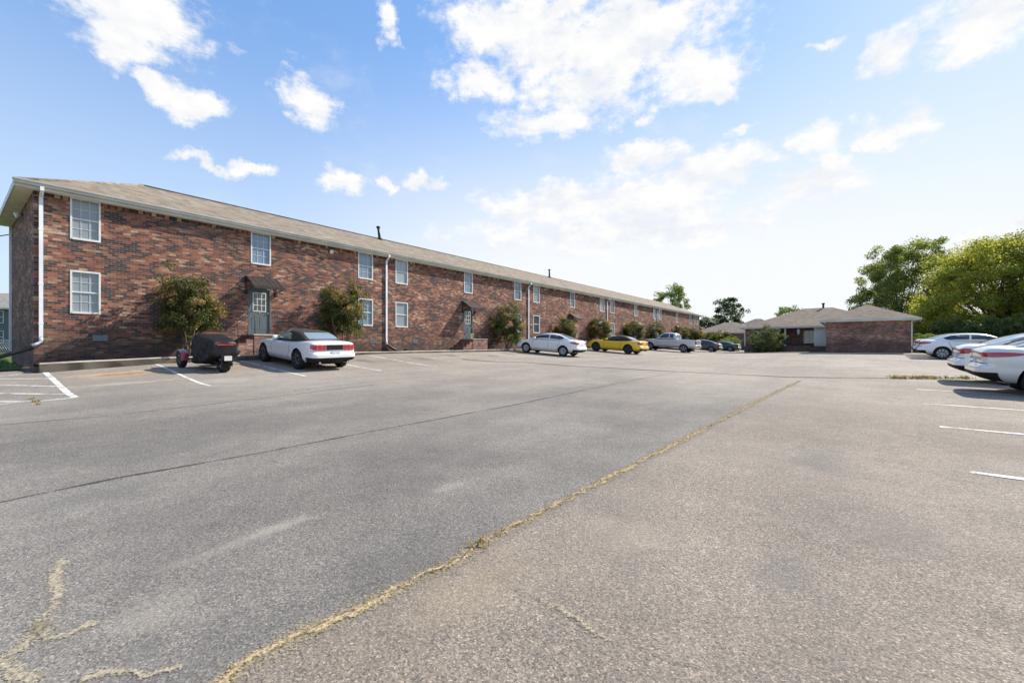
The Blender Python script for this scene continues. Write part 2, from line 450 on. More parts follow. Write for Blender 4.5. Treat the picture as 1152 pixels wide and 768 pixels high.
# kerb: a cast concrete edge with joints every few metres
bm = bmesh.new()
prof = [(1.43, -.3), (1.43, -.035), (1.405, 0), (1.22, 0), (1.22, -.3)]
prev = None
for u in frange(-.0, 78, 1.0):
    ring = []
    wob = .012*math.sin(u*2.3) + .01*math.sin(u*.9)
    for k, (v, dz) in enumerate(prof):
        x, y = W(u, v + wob)
        ring.append(bm.verts.new((x, y, kz(u) + dz*1.0 + (wob*.6 if k in (2, 3) else 0))))
    if prev:
        for k in range(4):
            f = bm.faces.new((prev[k], ring[k], ring[k+1], prev[k+1])); f.material_index = 1 if k == 0 else 0  # front face darker than the top: stains, plus its shade put into the colour
    else: bm.faces.new(ring).material_index = 1
    prev = ring
bmesh.ops.recalc_face_normals(bm, faces=bm.faces)
tag(obj('kerb', bm, [M['concrete'], M['concrete_stain_shade']]), kind='structure')
tag(sheet('planting_bed', frange(0, 78, 1), [-.05, .4, .8, 1.23], lambda x, y: kz(UV(x, y)[0]) - .03 + .03*math.sin(x*5)*math.sin(y*4), M['mulch']), kind='structure')
# broken kerb end
bm = bmesh.new(); x, y = unpx(40, 417.5); u_, v_ = UV(x, y)
box(bm, (-.28, -.14, -.1), (.28, .14, .14), 0, .03)
for q in bm.verts: q.co += Vector((rng.uniform(-.02, .02), rng.uniform(-.02, .02), rng.uniform(-.015, .015)))
o = obj('kerb_stone', bm, M['concrete_stain_shade'], smooth=40); o.location = (x, y, gz(x, y)); o.rotation_euler = (0, 0, .2)
tag(o, 'loose stained concrete block at the broken near end of the kerb', 'concrete block')

# ---- ribbons on the ground
def ribbon(bm, pts, w, dz, uvl=None, step=.25, wob=0):
    pts = [Vector((p[0], p[1])) for p in pts]
    fine = []
    for a, b in zip(pts, pts[1:]):
        n = max(1, int((b-a).length/step)); fine += [a + (b-a)*i/n for i in range(n)]
    fine.append(pts[-1]); prev = None
    for i, p in enumerate(fine):
        t = (fine[min(i+1, len(fine)-1)] - fine[max(i-1, 0)]).normalized(); nn = Vector((-t.y, t.x))
        if wob and 0 < i < len(fine)-1: p = p + nn*rng.uniform(-wob, wob)
        ww = w if not callable(w) else w(i/len(fine))
        cur = []
        for s in (-1, 0, 1):
            q = p + nn*ww*.5*s
            cur.append(bm.verts.new((q.x, q.y, gz(q.x, q.y) + dz)))
        if prev:
            for k in (0, 1):
                f = bm.faces.new((prev[k], cur[k], cur[k+1], prev[k+1]))
                if uvl:
                    for l, uu in zip(f.loops, ((k-1, 0), (k-1, 1), (k, 1), (k, 0))): l[uvl].uv = uu
        prev = cur
def ribbons(name, lst, m, dz, step=.25, wob=0):
    bm = bmesh.new(); uvl = bm.loops.layers.uv.new('UVMap')
    for pts, w in lst: ribbon(bm, pts, w, dz, uvl, step, wob)
    bmesh.ops.recalc_face_normals(bm, faces=bm.faces)
    for f in bm.faces:
        if f.normal.z < 0: f.normal_flip()
    return tag(obj(name, bm, m), kind='structure')
PX = lambda *a: [unpx(a[i], a[i+1]) for i in range(0, len(a), 2)]

def paint_line_mat():
    m, nt, b, o = mat('worn_white_line'); h = N(nt)
    n1 = h.noise(h.pos(), 60, 4, .7); n2 = h.noise(h.pos(), 3, 4)
    al = h.step(h.math('ADD', h.math('MULTIPLY', n1, .6), h.math('MULTIPLY', n2, .5)), .40, .58)
    c = h.mix(h.step(n2, .3, .7), (.62, .60, .55), (.76, .75, .71))
    nt.links.new(c, b.inputs['Base Color']); nt.links.new(al, b.inputs['Alpha'])
    b.inputs['Roughness'].default_value = .8
    return m
M['mark'] = paint_line_mat()
def faded():
    m = M['mark'].copy(); m.name = 'faded_line'
    nt = m.node_tree; b = [n for n in nt.nodes if n.type == 'BSDF_PRINCIPLED'][0]
    h = N(nt); src = b.inputs['Alpha'].links[0].from_socket
    nt.links.new(h.math('MULTIPLY', src, .42), b.inputs['Alpha']); return m
M['mark_f'] = faded()
lines = [(PX(50, 418.5, 84, 447), .13)]
lines += [(PX(-30, 426.5, 54, 426), .1), (PX(-30, 432.5, 63, 434.7), .1), (PX(-30, 442.3, 73, 443.3), .1),
          (PX(-30, 452, 40, 451.7, 84, 447.5), .1), (PX(-30, 458.5, 27, 451.9), .1), (PX(-30, 425.8, 22, 421.2), .09)]
lines += [(PX(175, 409.5, 237, 434), .095), (PX(270, 405.8, 344, 423), .095)]
for k in range(3, 5): lines.append(([W(2.82*k + .02, 1.6), W(2.82*k + .02, 6.9)], .085))
ribbons('parking_line', lines, M['mark'], .006)
ribbons('faded_parking_line', [([W(2.82*k + .02, 1.6), W(2.82*k + .02, 6.9)], .1) for k in range(5, 26)], M['mark_f'], .006)
right = []
for k, (a, b_) in enumerate([(1091, 531), (1057, 480), (1040, 454), (1031, 438)]):
    u, v = UV(*unpx(a, b_)); right.append(([W(u, v), W(u, 27.6)], .1))
u4 = UV(*unpx(1031, 438))[0]
for k in (1, 2): right.append(([W(u4 + 2.85*k, 22.4), W(u4 + 2.85*k, 27.6)], .1))
ribbons('bay_line', right, M['mark'], .006)

M['d_straw'] = decal_mat('crack_straw', (.34, .25, .135), .3, .92, 16, (.54, .43, .26), grain=2.6, base=.9)
M['d_sand'] = decal_mat('crack_sand', (.36, .315, .235), .5, .88, 9, (.49, .43, .31), grain=3.0, base=.92)
M['d_sand2'] = decal_mat('joint_sand', (.34, .285, .20), .5, .75, 7, (.46, .38, .26), grain=4.0, base=.78)
M['d_dark'] = decal_mat('crack_dark', (.035, .033, .032), .3, .9, 12, (.06, .055, .05))
M['d_gap'] = decal_mat('joint_gap', (.09, .06, .035), .4, .7, 22, (.22, .14, .07), grain=2.5, base=.5)
M['d_hair'] = decal_mat('hairline', (.07, .063, .055), .5, .7, 30, (.16, .14, .12), grain=2.5, base=.6)
M['d_seam'] = decal_mat('tar_seam', (.055, .053, .051), .4, .78, 8, (.085, .082, .08), grain=2.2, base=.9)
M['d_swale'] = decal_mat('swale_dirt', (.15, .135, .115), .8, .6, 3, (.2, .18, .15), grain=2.5)
crack = PX(215, 785, 300, 735, 380, 694, 460, 657, 520, 626, 560, 601, 640, 561, 715, 522, 790, 484, 850, 452, 900, 428.5)
def joint_w(t): return .085 + .035*math.sin(t*41) + .02*math.sin(t*97)
ribbons('weedy_joint_soil', [(crack, .22)], M['d_sand2'], .003, .12)
ribbons('weedy_joint', [(crack, .085)], M['d_straw'], .006, .05, .03)
ribbons('weedy_joint_gap', [(crack, .03)], M['d_gap'], .009, .05, .02)
ribbons('tar_seam', [(PX(-40, 573, 0, 565, 130, 538, 290, 510, 430, 483, 576, 456, 690, 432, 758, 419), .07),
                     ], M['d_seam'], .005, .2)
ribbons('sandy_crack', [(PX(0, 742, 14, 752, 35, 770), .12), (PX(0, 742, 22, 728, 40, 714, 47, 698, 40, 708), .11),
                        (PX(47, 718, 44, 700, 62, 680, 66, 664, 58, 655, 66, 645, 69, 628), .095),
                        (PX(48, 720, 75, 714, 100, 704, 112, 700), .075),
                        (PX(90, 765, 120, 757, 155, 754, 160, 762, 180, 755, 205, 750), .065),
                        (PX(620, 682, 640, 690, 655, 700, 662, 710, 685, 720), .08)], M['d_sand'], .004, .04, .012)
ribbons('hairline_crack', [(PX(555, 650, 590, 668, 640, 688, 665, 712, 700, 722, 740, 738, 790, 752, 860, 764, 900, 772), .014),
                           (PX(300, 518, 315, 521, 330, 527, 329, 535, 345, 545), .014), (PX(410, 640, 440, 652), .008)], M['d_hair'], .007, .03, .012)
ribbons('swale', [(PX(520, 404, 590, 407.5, 640, 411.5, 751, 417.5, 889, 424.2, 1000, 425.5), .55)], M['d_swale'], .003, .4)
ribbons('patch_edge', [(PX(880, 411, 960, 414, 1005, 412), .12), (PX(905, 402.5, 1000, 404), .12), (PX(330, 439, 470, 424, 600, 415), .06),
                       (PX(0, 478, 120, 468, 260, 452, 420, 433), .08)], M['d_swale'], .004, .4)

# ------------------------------------------------------------------ buildings
def holed_wall(bm, x0, x1, z0, z1, holes, y=0.0, depth=.1):
    xs = sorted({x0, x1, *[h[0] for h in holes], *[h[1] for h in holes]})
    zs = sorted({z0, z1, *[h[2] for h in holes], *[h[3] for h in holes]})
    V = {}
    def v(x, yy, z):
        k = (round(x, 4), round(yy, 4), round(z, 4))
        if k not in V: V[k] = bm.verts.new((x, yy, z))
        return V[k]
    for a, b in zip(xs, xs[1:]):
        for c, d in zip(zs, zs[1:]):
            mx, mz = (a+b)/2, (c+d)/2
            if any(h[0] < mx < h[1] and h[2] < mz < h[3] for h in holes): continue
            bm.faces.new((v(a, y, c), v(b, y, c), v(b, y, d), v(a, y, d)))
    for a, b, c, d in holes:
        p = [(a, c), (b, c), (b, d), (a, d)]
        for (xa, za), (xb, zb) in zip(p, p[1:] + p[:1]):
            poly(bm, ((xa, y, za), (xb, y, zb), (xb, y+depth, zb), (xa, y+depth, za)))

def window(parent, a, b, c, d, y=0.0, cols=3, rows=4, pm=None, label=None):
    """double-hung window in the opening a..b, c..d of a wall in the local xz plane, facing -y"""
    bm = bmesh.new(); f = .042; yo, yi = y - .018, y + .07
    box(bm, (a-.01, yo, c-.02), (a+f, yi, d+.01)); box(bm, (b-f, yo, c-.02), (b+.01, yi, d+.01))
    box(bm, (a+f, yo, d-f), (b-f, yi, d+.012)); box(bm, (a+f, yo-.012, c-.025), (b-f, yi, c+f))
    w = obj('window', bm, M['white'], parent)
    if label: w['label'] = label
    bm = bmesh.new(); mz = (c+d)/2
    box(bm, (a+f, y+.02, mz-.022), (b-f, yi-.002, mz+.022))
    for i in range(1, cols):
        x = a+f + (b-a-2*f)*i/cols
        box(bm, (x-.006, y+.045, c+f), (x+.006, yi-.005, mz-.022)); box(bm, (x-.006, y+.045, mz+.022), (x+.006, yi-.005, d-f))
    for i in range(1, rows):
        if i*2 == rows: continue
        z = c+f + (d-c-2*f)*i/rows
        box(bm, (a+f, y+.043, z-.006), (b-f, yi-.007, z+.006))
    obj('sash_bars', bm, M['white'], w)
    bm = bmesh.new()
    poly(bm, ((a+f, y+.06, c+f), (b-f, y+.06, c+f), (b-f, y+.06, d-f), (a+f, y+.06, d-f)))
    obj('pane', bm, pm or M['pane'], w)
    return w

Z0 = .8
L, D = 77.3, 7.3
x_, y_ = W(0, 0)
apt = empty('apartment_building', (x_, y_, Z0), YAW)
tag(apt, 'long two-storey brick apartment building with brown hip roof and grey doors', 'building')
Zt = 6.5 - Z0                                     # top of the brick
z = lambda a: a - Z0
doors = [6.47, 20.0, 34.2, 49.3, 64.9]
win_x = [(.86, 1.62), (11.95, 12.85), (14.4, 15.28), (25.75, 26.62), (28.32, 29.23), (40.4, 41.4), (42.85, 43.85), (55.74, 56.72), (57.8, 58.8), (71.6, 72.7), (75.0, 76.1)]
stair_x = [(d + .12, d + .95) for d in doors]
holes = []
for a, b in win_x: holes += [(a, b, z(5.06), z(6.47)), (a, b, z(2.52), z(3.96))]
for a, b in stair_x: holes.append((a, b, z(5.06), z(6.47)))
for d in doors: holes.append((d, d + .96, z(1.95), z(3.98)))
bm = bmesh.new()
holed_wall(bm, 0, L, -.5, Zt, holes, 0, .12)
for a in ((0, D, 0, 0), (L, 0, L, D), (L, D, 0, D)):
    poly(bm, ((a[0], a[1], -.5), (a[2], a[3], -.5), (a[2], a[3], Zt), (a[0], a[1], Zt)))
obj('wall', bm, M['brick'], apt)
# a soldier course under the eave
def soldier_mat():
    m, nt, b, o = mat('soldier_brick'); h = N(nt)
    sx = h.n('SeparateXYZ'); nt.links.new(h.obj(), sx.inputs[0])
    q = h.math('DIVIDE', h.math('ADD', sx.outputs[0], sx.outputs[1]), .2); i = h.math('FLOOR', q); f = h.math('FRACT', q)
    wn = h.n('TexWhiteNoise', noise_dimensions='1D'); h.put(wn.inputs['W'], i)
    c = h.ramp(wn.outputs[0], BR); c = h.mix(h.math('LESS_THAN', f, .3), c, (.03, .026, .024))
    nt.links.new(c, b.inputs['Base Color']); b.inputs['Roughness'].default_value = .9
    return m
xx = 0; sm_ = soldier_mat()
for a, b in sorted(win_x + stair_x) + [(L, L)]:
    bm = bmesh.new(); box(bm, (xx, -.012, Zt - .17), (a - .012, .05, Zt - .002)); xx = b + .012
    obj('soldier_course', bm, sm_, apt)
k = 0
for a, b in win_x:
    for c, d in ((z(5.06), z(6.47)), (z(2.52), z(3.96))):
        k += 1
        cr_ = (3, 4) if k in (1, 2, 3, 4, 11, 12, 17, 18) else (1, 2)
        window(apt, a, b, c, d, 0, *cr_, pm=M['blind'] if k in (1, 2, 6, 9, 12, 14) else M['pane_b'] if k in (5, 8, 11) else M['pane_c'] if k in (10, 13) else None)
for a, b in stair_x: window(apt, a, b, z(5.06), z(6.47), 0)
for d in doors:
    bm = bmesh.new(); a, b, c, e = d, d + .96, z(1.95), z(3.98)
    box(bm, (a, -.01, c), (a + .06, .1, e)); box(bm, (b - .06, -.01, c), (b, .1, e)); box(bm, (a + .06, -.01, e - .06), (b - .06, .1, e))
    box(bm, (a - .02, -.05, c - .05), (b + .02, .1, c - .002))
    box(bm, (a + .06, .04, c), (b - .06, .085, e - .06))
    for i in (0, 1):                               # raised lower panels
        box(bm, (a + .16 + .34*i, .032, c + .18), (a + .45 + .34*i, .041, c + .78), 0, .006)
    dr = obj('door', bm, M['door'], apt)
    bm = bmesh.new(); g0, g1, h0, h1 = a + .2, b - .2, c + .98, e - .2
    box(bm, (g0, .02, h0), (g0 + .03, .06, h1)); box(bm, (g1 - .03, .02, h0), (g1, .06, h1))
    box(bm, (g0 + .03, .02, h0), (g1 - .03, .06, h0 + .03)); box(bm, (g0 + .03, .02, h1 - .03), (g1 - .03, .06, h1))
    for i in (1, 2):
        x = g0 + (g1 - g0)*i/3; box(bm, (x - .012, .024, h0 + .03), (x + .012, .06, h1 - .03))
        q = h0 + (h1 - h0)*i/3; box(bm, (g0 + .03, .026, q - .012), (g1 - .03, .06, q + .012))
    obj('window_grille', bm, M['white'], dr)
    bm = bmesh.new(); poly(bm, ((g0 + .02, .035, h0 + .02), (g1 - .02, .035, h0 + .02), (g1 - .02, .035, h1 - .02), (g0 + .02, .035, h1 - .02)))
    obj('door_pane', bm, M['doorpane'], dr)
    bm = bmesh.new(); tube(bm, [(b - .13, .05, c + .92), (b - .13, -.02, c + .92)], [.012, .03], 10)
    obj('handle', bm, M['metal'], dr); bm = bmesh.new()
    tube(bm, [((g0+g1)/2, .045, c + .93), ((g0+g1)/2, .02, c + .93)], .03, 10)
    obj('mail_slot', bm, M['metal'], dr)
    # awning
    bm = bmesh.new(); wa, wb = d - .12, d + 1.22; zt, zb_, pr = z(4.47), z(3.97), .85
    nx = 14
    for s in (0, .012):
        g = [[bm.verts.new((wa + (wb - wa)*i/nx, -.02 - pr*j/3, zt + (zb_ - zt)*j/3 + .012*(i % 2) - s)) for j in range(4)] for i in range(nx + 1)]
        for i in range(nx):
            for j in range(3): bm.faces.new((g[i][j], g[i+1][j], g[i+1][j+1], g[i][j+1]))
    box(bm, (wa, -.02 - pr - .02, zb_ - .09), (wb, -.02 - pr, zb_ + .02))
    aw = obj('awning', bm, M['awning'], apt)
    for xq in (wa + .02, wb - .05):
        bm = bmesh.new()
        tube(bm, [(xq, -.03, zt), (xq, -.03, z(3.72))], .022, 6); box(bm, (xq - .05, -.1, z(3.66)), (xq + .05, -.004, z(3.84)))
        tube(bm, [(xq, -.05, z(3.8)), (xq, -.02 - pr, zb_ - .02)], .018, 6); tube(bm, [(xq, -.02, zt), (xq, -.02 - pr, zb_)], .02, 6)
        obj('bracket', bm, M['iron'], aw)
    # brick stoop with steps toward the near end, iron rail
    bm = bmesh.new(); zl = z(1.84); k0 = z(kz(d)) - .1
    box(bm, (d - .2, -1.12, k0), (d + 1.25, -.004, zl), 0)
    box(bm, (d - .23, -1.15, zl), (d + 1.28, -.004, zl + .05), 1)
    for i in range(3):
        zz = zl - .17*(i + 1); box(bm, (d - .2 - .3*(i + 1), -1.1, k0), (d - .202 - .3*i, -.004, zz), 0)
    st = obj('stoop', bm, [M['stoop'], M['concrete']], apt)
    bm = bmesh.new(); y0 = -1.06
    for xq, zz in ((d - .15, zl + .05), (d - .8, zl - .36)): tube(bm, [(xq, y0, zz), (xq, y0, zz + .82)], .016, 6)
    tube(bm, [(d - .15, y0, zl + .87), (d - .8, y0, zl + .46), (d - .95, y0, zl + .3)], .02, 6)
    obj('railing', bm, M['iron'], st)
# roof
ovf, ovs, ovb = .27, .45, .38
ze, zr = z(6.64), z(8.47)
x0, x1, y0, y1 = -ovs, L + ovs, -ovf, D + ovb
rx0, rx1, ry = x0 + 4.1, x1 - 4.1, (y0 + y1)/2
bm = bmesh.new()
P = [bm.verts.new(p) for p in ((x0, y0, ze), (x1, y0, ze), (x1, y1, ze), (x0, y1, ze), (rx0, ry, zr), (rx1, ry, zr))]
for q in ((0, 1, 5, 4), (1, 2, 5), (2, 3, 4, 5), (3, 0, 4), (3, 2, 1, 0)): bm.faces.new([P[i] for i in q])
rf = obj('roof', bm, M['shingle'], apt)
bm = bmesh.new()
tube(bm, [(rx0 - .1, ry, zr - .01), (rx1 + .1, ry, zr - .01)], .06, 6)
tube(bm, [(x0, y0, ze + .01), (rx0, ry, zr)], .05, 6)
obj('ridge_cap', bm, M['shingle'], rf)
bm = bmesh.new(); zs_, zf = z(6.46), z(6.655)
box(bm, (x0, y0, zs_ - .02), (x1, y0 + .03, zf)); box(bm, (x0, y0 + .03, zs_ - .02), (x0 + .03, y1, zf)); box(bm, (x1 - .03, y0 + .03, zs_ - .02), (x1, y1, zf))
obj('fascia', bm, M['gutter'], apt)
bm = bmesh.new()
for a in frange(x0 + .03, x1 - .03, 2.4)[:-1]: box(bm, (a + .01, y0 + .032, zs_ - .01), (a + 2.37, -.004, zs_ + .01))
ys = frange(.0, D, .62)
for a, b in zip(ys, ys[1:]):
    box(bm, (x0 + .032, a + .02, zs_ - .01), (-.004, b - .02, zs_ + .012))
box(bm, (x0 + .032, 0, zs_ + .02), (-.006, D, zs_ + .03), 1)
obj('soffit', bm, [M['soffit'], M['iron']], apt)
bm = bmesh.new()
prof = [(-.002, 0), (-.002, .13), (-.13, .13), (-.125, .09), (-.09, .06), (-.085, 0)]
prev = None
for xq in frange(x0 - .02, x1 + .02, 6):
    ring = [bm.verts.new((xq, y0 + p - .001, z(6.545) + q)) for p, q in prof]
    if prev:
        for i in range(6): bm.faces.new((prev[i], ring[i], ring[(i+1) % 6], prev[(i+1) % 6]))
    else: bm.faces.new(ring[::-1])
    prev = ring
bm.faces.new(prev)
obj('gutter', bm, M['gutter'], apt)
def downspout(u, foot=1.5, hose=None, kick=(0, 0), y=-.06):
    bm = bmesh.new()
    def rect(pts):
        pr_ = None
        for p in pts:
            ring = [bm.verts.new((p[0] + a*.048, p[1] + b*.036, p[2])) for a, b in ((-1, -1), (1, -1), (1, 1), (-1, 1))]
            if pr_:
                for i in range(4): bm.faces.new((pr_[i], pr_[(i+1) % 4], ring[(i+1) % 4], ring[i]))
            pr_ = ring
        bm.faces.new(pr_)
    pts = [(u, y0 - .05, z(6.55)), (u, y0 - .05, z(6.42)), (u, y0 + .03, z(6.34)), (u, y - .02, z(6.24)), (u, y, z(6.15)), (u, y, z(foot) + .12)]
    rect(pts)
    tube(bm, [(u, y, z(foot) + .13), (u, y - .01, z(foot)), (u + kick[0]*.5, y - .02, z(foot) - .08), (u + kick[0], y - .02, z(foot) - .13 + kick[1])], .05, 8)
    for s in (5.2, 3.4, 2.1): box(bm, (u - .06, y - .04, z(s)), (u + .06, y + .055, z(s) + .04))
    o = obj('downspout', bm, M['dswhite'], apt)
    if hose:
        bm = bmesh.new(); fine = []
        for a, b in zip(hose, hose[1:]):
            a, b = Vector(a), Vector(b); fine += [a + (b - a)*i/24 for i in range(24)]
        fine.append(Vector(hose[-1]))
        tube(bm, fine, [.062 + .007*(i % 2) for i in range(len(fine))], 8)
        obj('drain_hose', bm, M['pipe'], o)
downspout(.16, 1.52, [(-.02, -.09, z(1.33)), (-.5, -.12, z(1.14)), (-1.15, .0, z(.84)), (-1.9, .1, z(.66)), (-3.2, .1, z(.62))], (-.2, 0))
downspout(13.72, 1.6, [(13.74, -.08, z(1.5)), (14.0, -.12, z(1.32)), (14.3, -.16, z(1.16)), (14.75, -.2, z(1.15)), (15.0, -.3, z(1.18))], (.02, 0))
for u_ in (27.57, 42.0, 57.2, 73.9): downspout(u_, 1.5, None, (.05, 0))
bm = bmesh.new(); box(bm, (-.08, D - .12, z(.9)), (-.004, D - .02, z(6.45))); obj('downspout', bm, M['dswhite'], apt)
for u_, zv in ((1.62, 1.66), (12.9, 1.66), (15.85, 1.68), (26.2, 1.7), (29.6, 1.7), (41, 1.7)):
    bm = bmesh.new(); a, b, c, e = u_ - .2, u_ + .2, z(zv - .1), z(zv + .1)
    box(bm, (a, -.02, c), (a + .02, 0, e)); box(bm, (b - .02, -.02, c), (b, 0, e)); box(bm, (a + .02, -.02, c), (b - .02, 0, c + .02)); box(bm, (a + .02, -.02, e - .02), (b - .02, 0, e))
    for i in range(6): box(bm, (a + .02, -.015, c + .03 + i*.025), (b - .02, -.004, c + .042 + i*.025))
    box(bm, (a + .02, -.003, c + .02), (b - .02, -.001, e - .02))
    obj('foundation_vent', bm, M['vent'], apt)
for u_, lean in ((15.9, .12), (36.3, 0)):
    bm = bmesh.new(); tube(bm, [(u_, ry - .1, zr - .15), (u_ - lean, ry - .1, zr + .72)], [.085, .08], 10)
    tube(bm, [(u_ - lean, ry - .1, zr + .66), (u_ - lean*1.1, ry - .1, zr + .78)], [.12, .12], 10)
    tube(bm, [(u_, ry - .1, zr - .06), (u_ - .01, ry - .1, zr + .06)], [.2, .1], 10)
    obj('roof_vent', bm, M['iron'], rf)
# wall lamps
def flood(name, loc, rot):
    r_ = empty(name, loc, rot)
    bm = bmesh.new(); box(bm, (-.07, -.03, -.07), (.07, 0, .07), 0, .01); tube(bm, [(0, -.02, 0), (0, -.09, -.02)], .02, 8)
    obj('base', bm, M['iron'], r_)
    bm = bmesh.new(); tube(bm, [(0, -.06, 0), (0, -.12, -.03), (0, -.2, -.07)], [.05, .085, .1], 12)
    obj('lamp_shade', bm, M['white'], r_); return r_
o = flood('flood_light', (*W(10.31, .002), 6.22), YAW)
tag(o, 'small white flood light high on the brick front between two upper windows', 'light')
o = flood('flood_light', (*W(-.002, -3.0), 6.2), YAW - math.pi/2)
tag(o, 'white and black security light under the soffit of the end wall', 'light')
# bucket on the second stoop
bm = bmesh.new(); prof = [(.0, 0), (.12, 0), (.15, .3), (.155, .3), (.155, .33), (.14, .33), (.14, .3), (.11, .02), (0, .02)]
lathe(bm, prof, 20, 0, 'z'); o = obj('bucket', bm, M['soffit']); o.location = (*W(19.92, .85), 1.89)
tag(o, 'cream bucket on the brick stoop of the second door', 'bucket')
# overhead wire to the back corner
bm = bmesh.new(); a = Vector((*W(-.1, -7.2), 6.1)); b = Vector((-60, 34, 8.4))
tube(bm, [a.lerp(b, i/24) - Vector((0, 0, 1.6*(i/24)*(1 - i/24))) for i in range(25)], .022, 5)
tag(obj('service_cable', bm, M['pipe']), 'thin black service cable running to the back corner of the brick building', 'cable')

# ---- bungalow with projecting wing
bx, by = W(42.5, 24.5)
Zb = gz(bx, by)
bung = empty('brick_bungalow', (bx, by, Zb), YAW)
tag(bung, 'low brown brick bungalow with hip roofs and a recessed porch with white posts', 'building')
E2 = 3.45 - Zb
bm = bmesh.new()
def wallrun(bm, pts, z0, z1, closed=False):
    for a, b in zip(pts, pts[1:] + (pts[:1] if closed else [])):
        poly(bm, ((a[0], a[1], z0), (b[0], b[1], z0), (b[0], b[1], z1), (a[0], a[1], z1)))
wallrun(bm, [(11.2, 5.3), (0, 5.3), (0, 0), (11.2, 0), (11.2, .3), (21.5, .3), (21.5, 13.3), (11.2, 13.3), (11.2, 10.5), (12.8, 10.5), (12.8, 5.3)], -.4, E2)
obj('wall', bm, M['brick_dark'], bung)
def hip(bm, x0, x1, y0, y1, z0, slope, ridge_x, cut=None):
    """hip roof; ridge along x if ridge_x"""
    zz = z0
    if ridge_x:
        h_ = (y1 - y0)/2; ry = (y0 + y1)/2; a, b = (x0 + h_, ry), ((x1 - h_) if cut is None else cut, ry)
    else:
        h_ = (x1 - x0)/2; rx = (x0 + x1)/2; a, b = (rx, y0 + h_), (rx, y1 - h_)
    zr = z0 + h_*slope
    C_ = [bm.verts.new(p) for p in ((x0, y0, zz), (x1, y0, zz), (x1, y1, zz), (x0, y1, zz))]
    A_, B_ = bm.verts.new((*a, zr)), bm.verts.new((*b, zr))
    if ridge_x: fs = ((C_[0], C_[1], B_, A_), (C_[1], C_[2], B_), (C_[2], C_[3], A_, B_), (C_[3], C_[0], A_))
    else: fs = ((C_[0], C_[1], A_), (C_[1], C_[2], B_, A_), (C_[2], C_[3], B_), (C_[3], C_[0], A_, B_))
    for f in fs: bm.faces.new(f)
    bm.faces.new(C_[::-1])
bm = bmesh.new(); hip(bm, 10.8, 21.9, -.1, 13.7, E2 + .05, .40, False); obj('roof', bm, M['shingle_b'], bung)
bm = bmesh.new(); hip(bm, -.4, 19, -.4, 5.7, E2 + .054, .44, True, 17); obj('roof', bm, M['shingle_b'], bung)
bm = bmesh.new()
def fas(bm, pts, z0, z1, t=.03):
    for a, b in zip(pts, pts[1:]):
        d = Vector((b[0]-a[0], b[1]-a[1])).normalized(); n = Vector((d.y, -d.x))*t
        v_ = [(a[0], a[1]), (b[0], b[1]), (b[0]+n.x, b[1]+n.y), (a[0]+n.x, a[1]+n.y)]
        lo = [bm.verts.new((*p, z0)) for p in v_]; hi = [bm.verts.new((*p, z1)) for p in v_]
        for i in range(4): bm.faces.new((lo[i], lo[(i+1) % 4], hi[(i+1) % 4], hi[i]))
        bm.faces.new(lo[::-1]); bm.faces.new(hi)
fas(bm, [(10.78, 5.7), (-.42, 5.7)], E2 - .12, E2 + .075); fas(bm, [(-.42, 5.72), (-.42, -.42)], E2 - .123, E2 + .072); fas(bm, [(-.42, -.42), (10.8, -.42)], E2 - .12, E2 + .075)
fas(bm, [(10.78, 13.72), (10.78, 5.76)], E2 - .12, E2 + .07); fas(bm, [(21.9, 13.72), (10.8, 13.72)], E2 - .117, E2 + .067)
obj('fascia', bm, M['gutter'], bung)
bm = bmesh.new(); box(bm, (-.38, -.38, E2 - .06), (11, 5.68, E2 - .03)); box(bm, (10.83, 0, E2 - .05), (21.8, 13.66, E2 - .02)); obj('soffit', bm, M['soffit'], bung)
for yy in (9.4, 6.75):
    bm = bmesh.new(); box(bm, (11.25, yy - .08, -.3), (11.41, yy + .08, E2 - .061)); box(bm, (11.22, yy - .11, E2 - .25), (11.44, yy + .11, E2 - .064)); obj('post', bm, M['white'], bung)
for p0, p1 in (((11.1, 13.22, 0), (11.19, 13.31, E2 - .1)), ((-.06, .05, 0), (-.004, .11, E2 - .15)), ((11.12, 5.72, 0), (11.19, 5.78, E2 - .15))):
    bm = bmesh.new(); box(bm, p0, p1); obj('downspout', bm, M['white'], bung)
bm = bmesh.new()
for i in range(9): box(bm, (11.22 + (i % 2)*.004, 5.45 + i*.135, 0), (11.3, 5.57 + i*.135, E2 - .07))
obj('siding_panel', bm, M['white'], bung)
bm = bmesh.new()
for a, b in ((6.9, 6.96), (7.35, 7.39), (7.8, 7.86)): box(bm, (12.74, a, .9), (12.79, b, 2.3))
box(bm, (12.74, 6.96, 2.24), (12.79, 7.8, 2.3)); box(bm, (12.74, 6.96, .9), (12.79, 7.8, .96))
w_ = obj('window', bm, M['white'], bung)
bm = bmesh.new(); poly(bm, ((12.775, 6.96, .96), (12.775, 7.8, .96), (12.775, 7.8, 2.24), (12.775, 6.96, 2.24))); obj('pane', bm, M['pane'], w_)
for yy in (10.2, 8.2):
    o = empty('hanging_lantern', (0, 0, 0)); p = Matrix.Rotation(YAW, 4, 'Z') @ Vector((11.35, yy, 0))
    o.location = (bx + p.x, by + p.y, Zb + E2 - .07); o.rotation_euler = (0, 0, YAW)
    bm = bmesh.new(); tube(bm, [(0, 0, 0), (0, 0, -.12)], .012, 6); obj('hook', bm, M['iron'], o)
    bm = bmesh.new(); lathe(bm, [(.0, -.12), (.1, -.15), (.14, -.3), (.13, -.55), (.06, -.75), (0, -.78)], 12, 0, 'z'); obj('lamp_shade', bm, M['white'], o)
    tag(o, 'white hanging lantern on the bungalow porch, ' + ('beside the leafy bush' if yy > 9 else 'between the post and the window'), 'lantern')
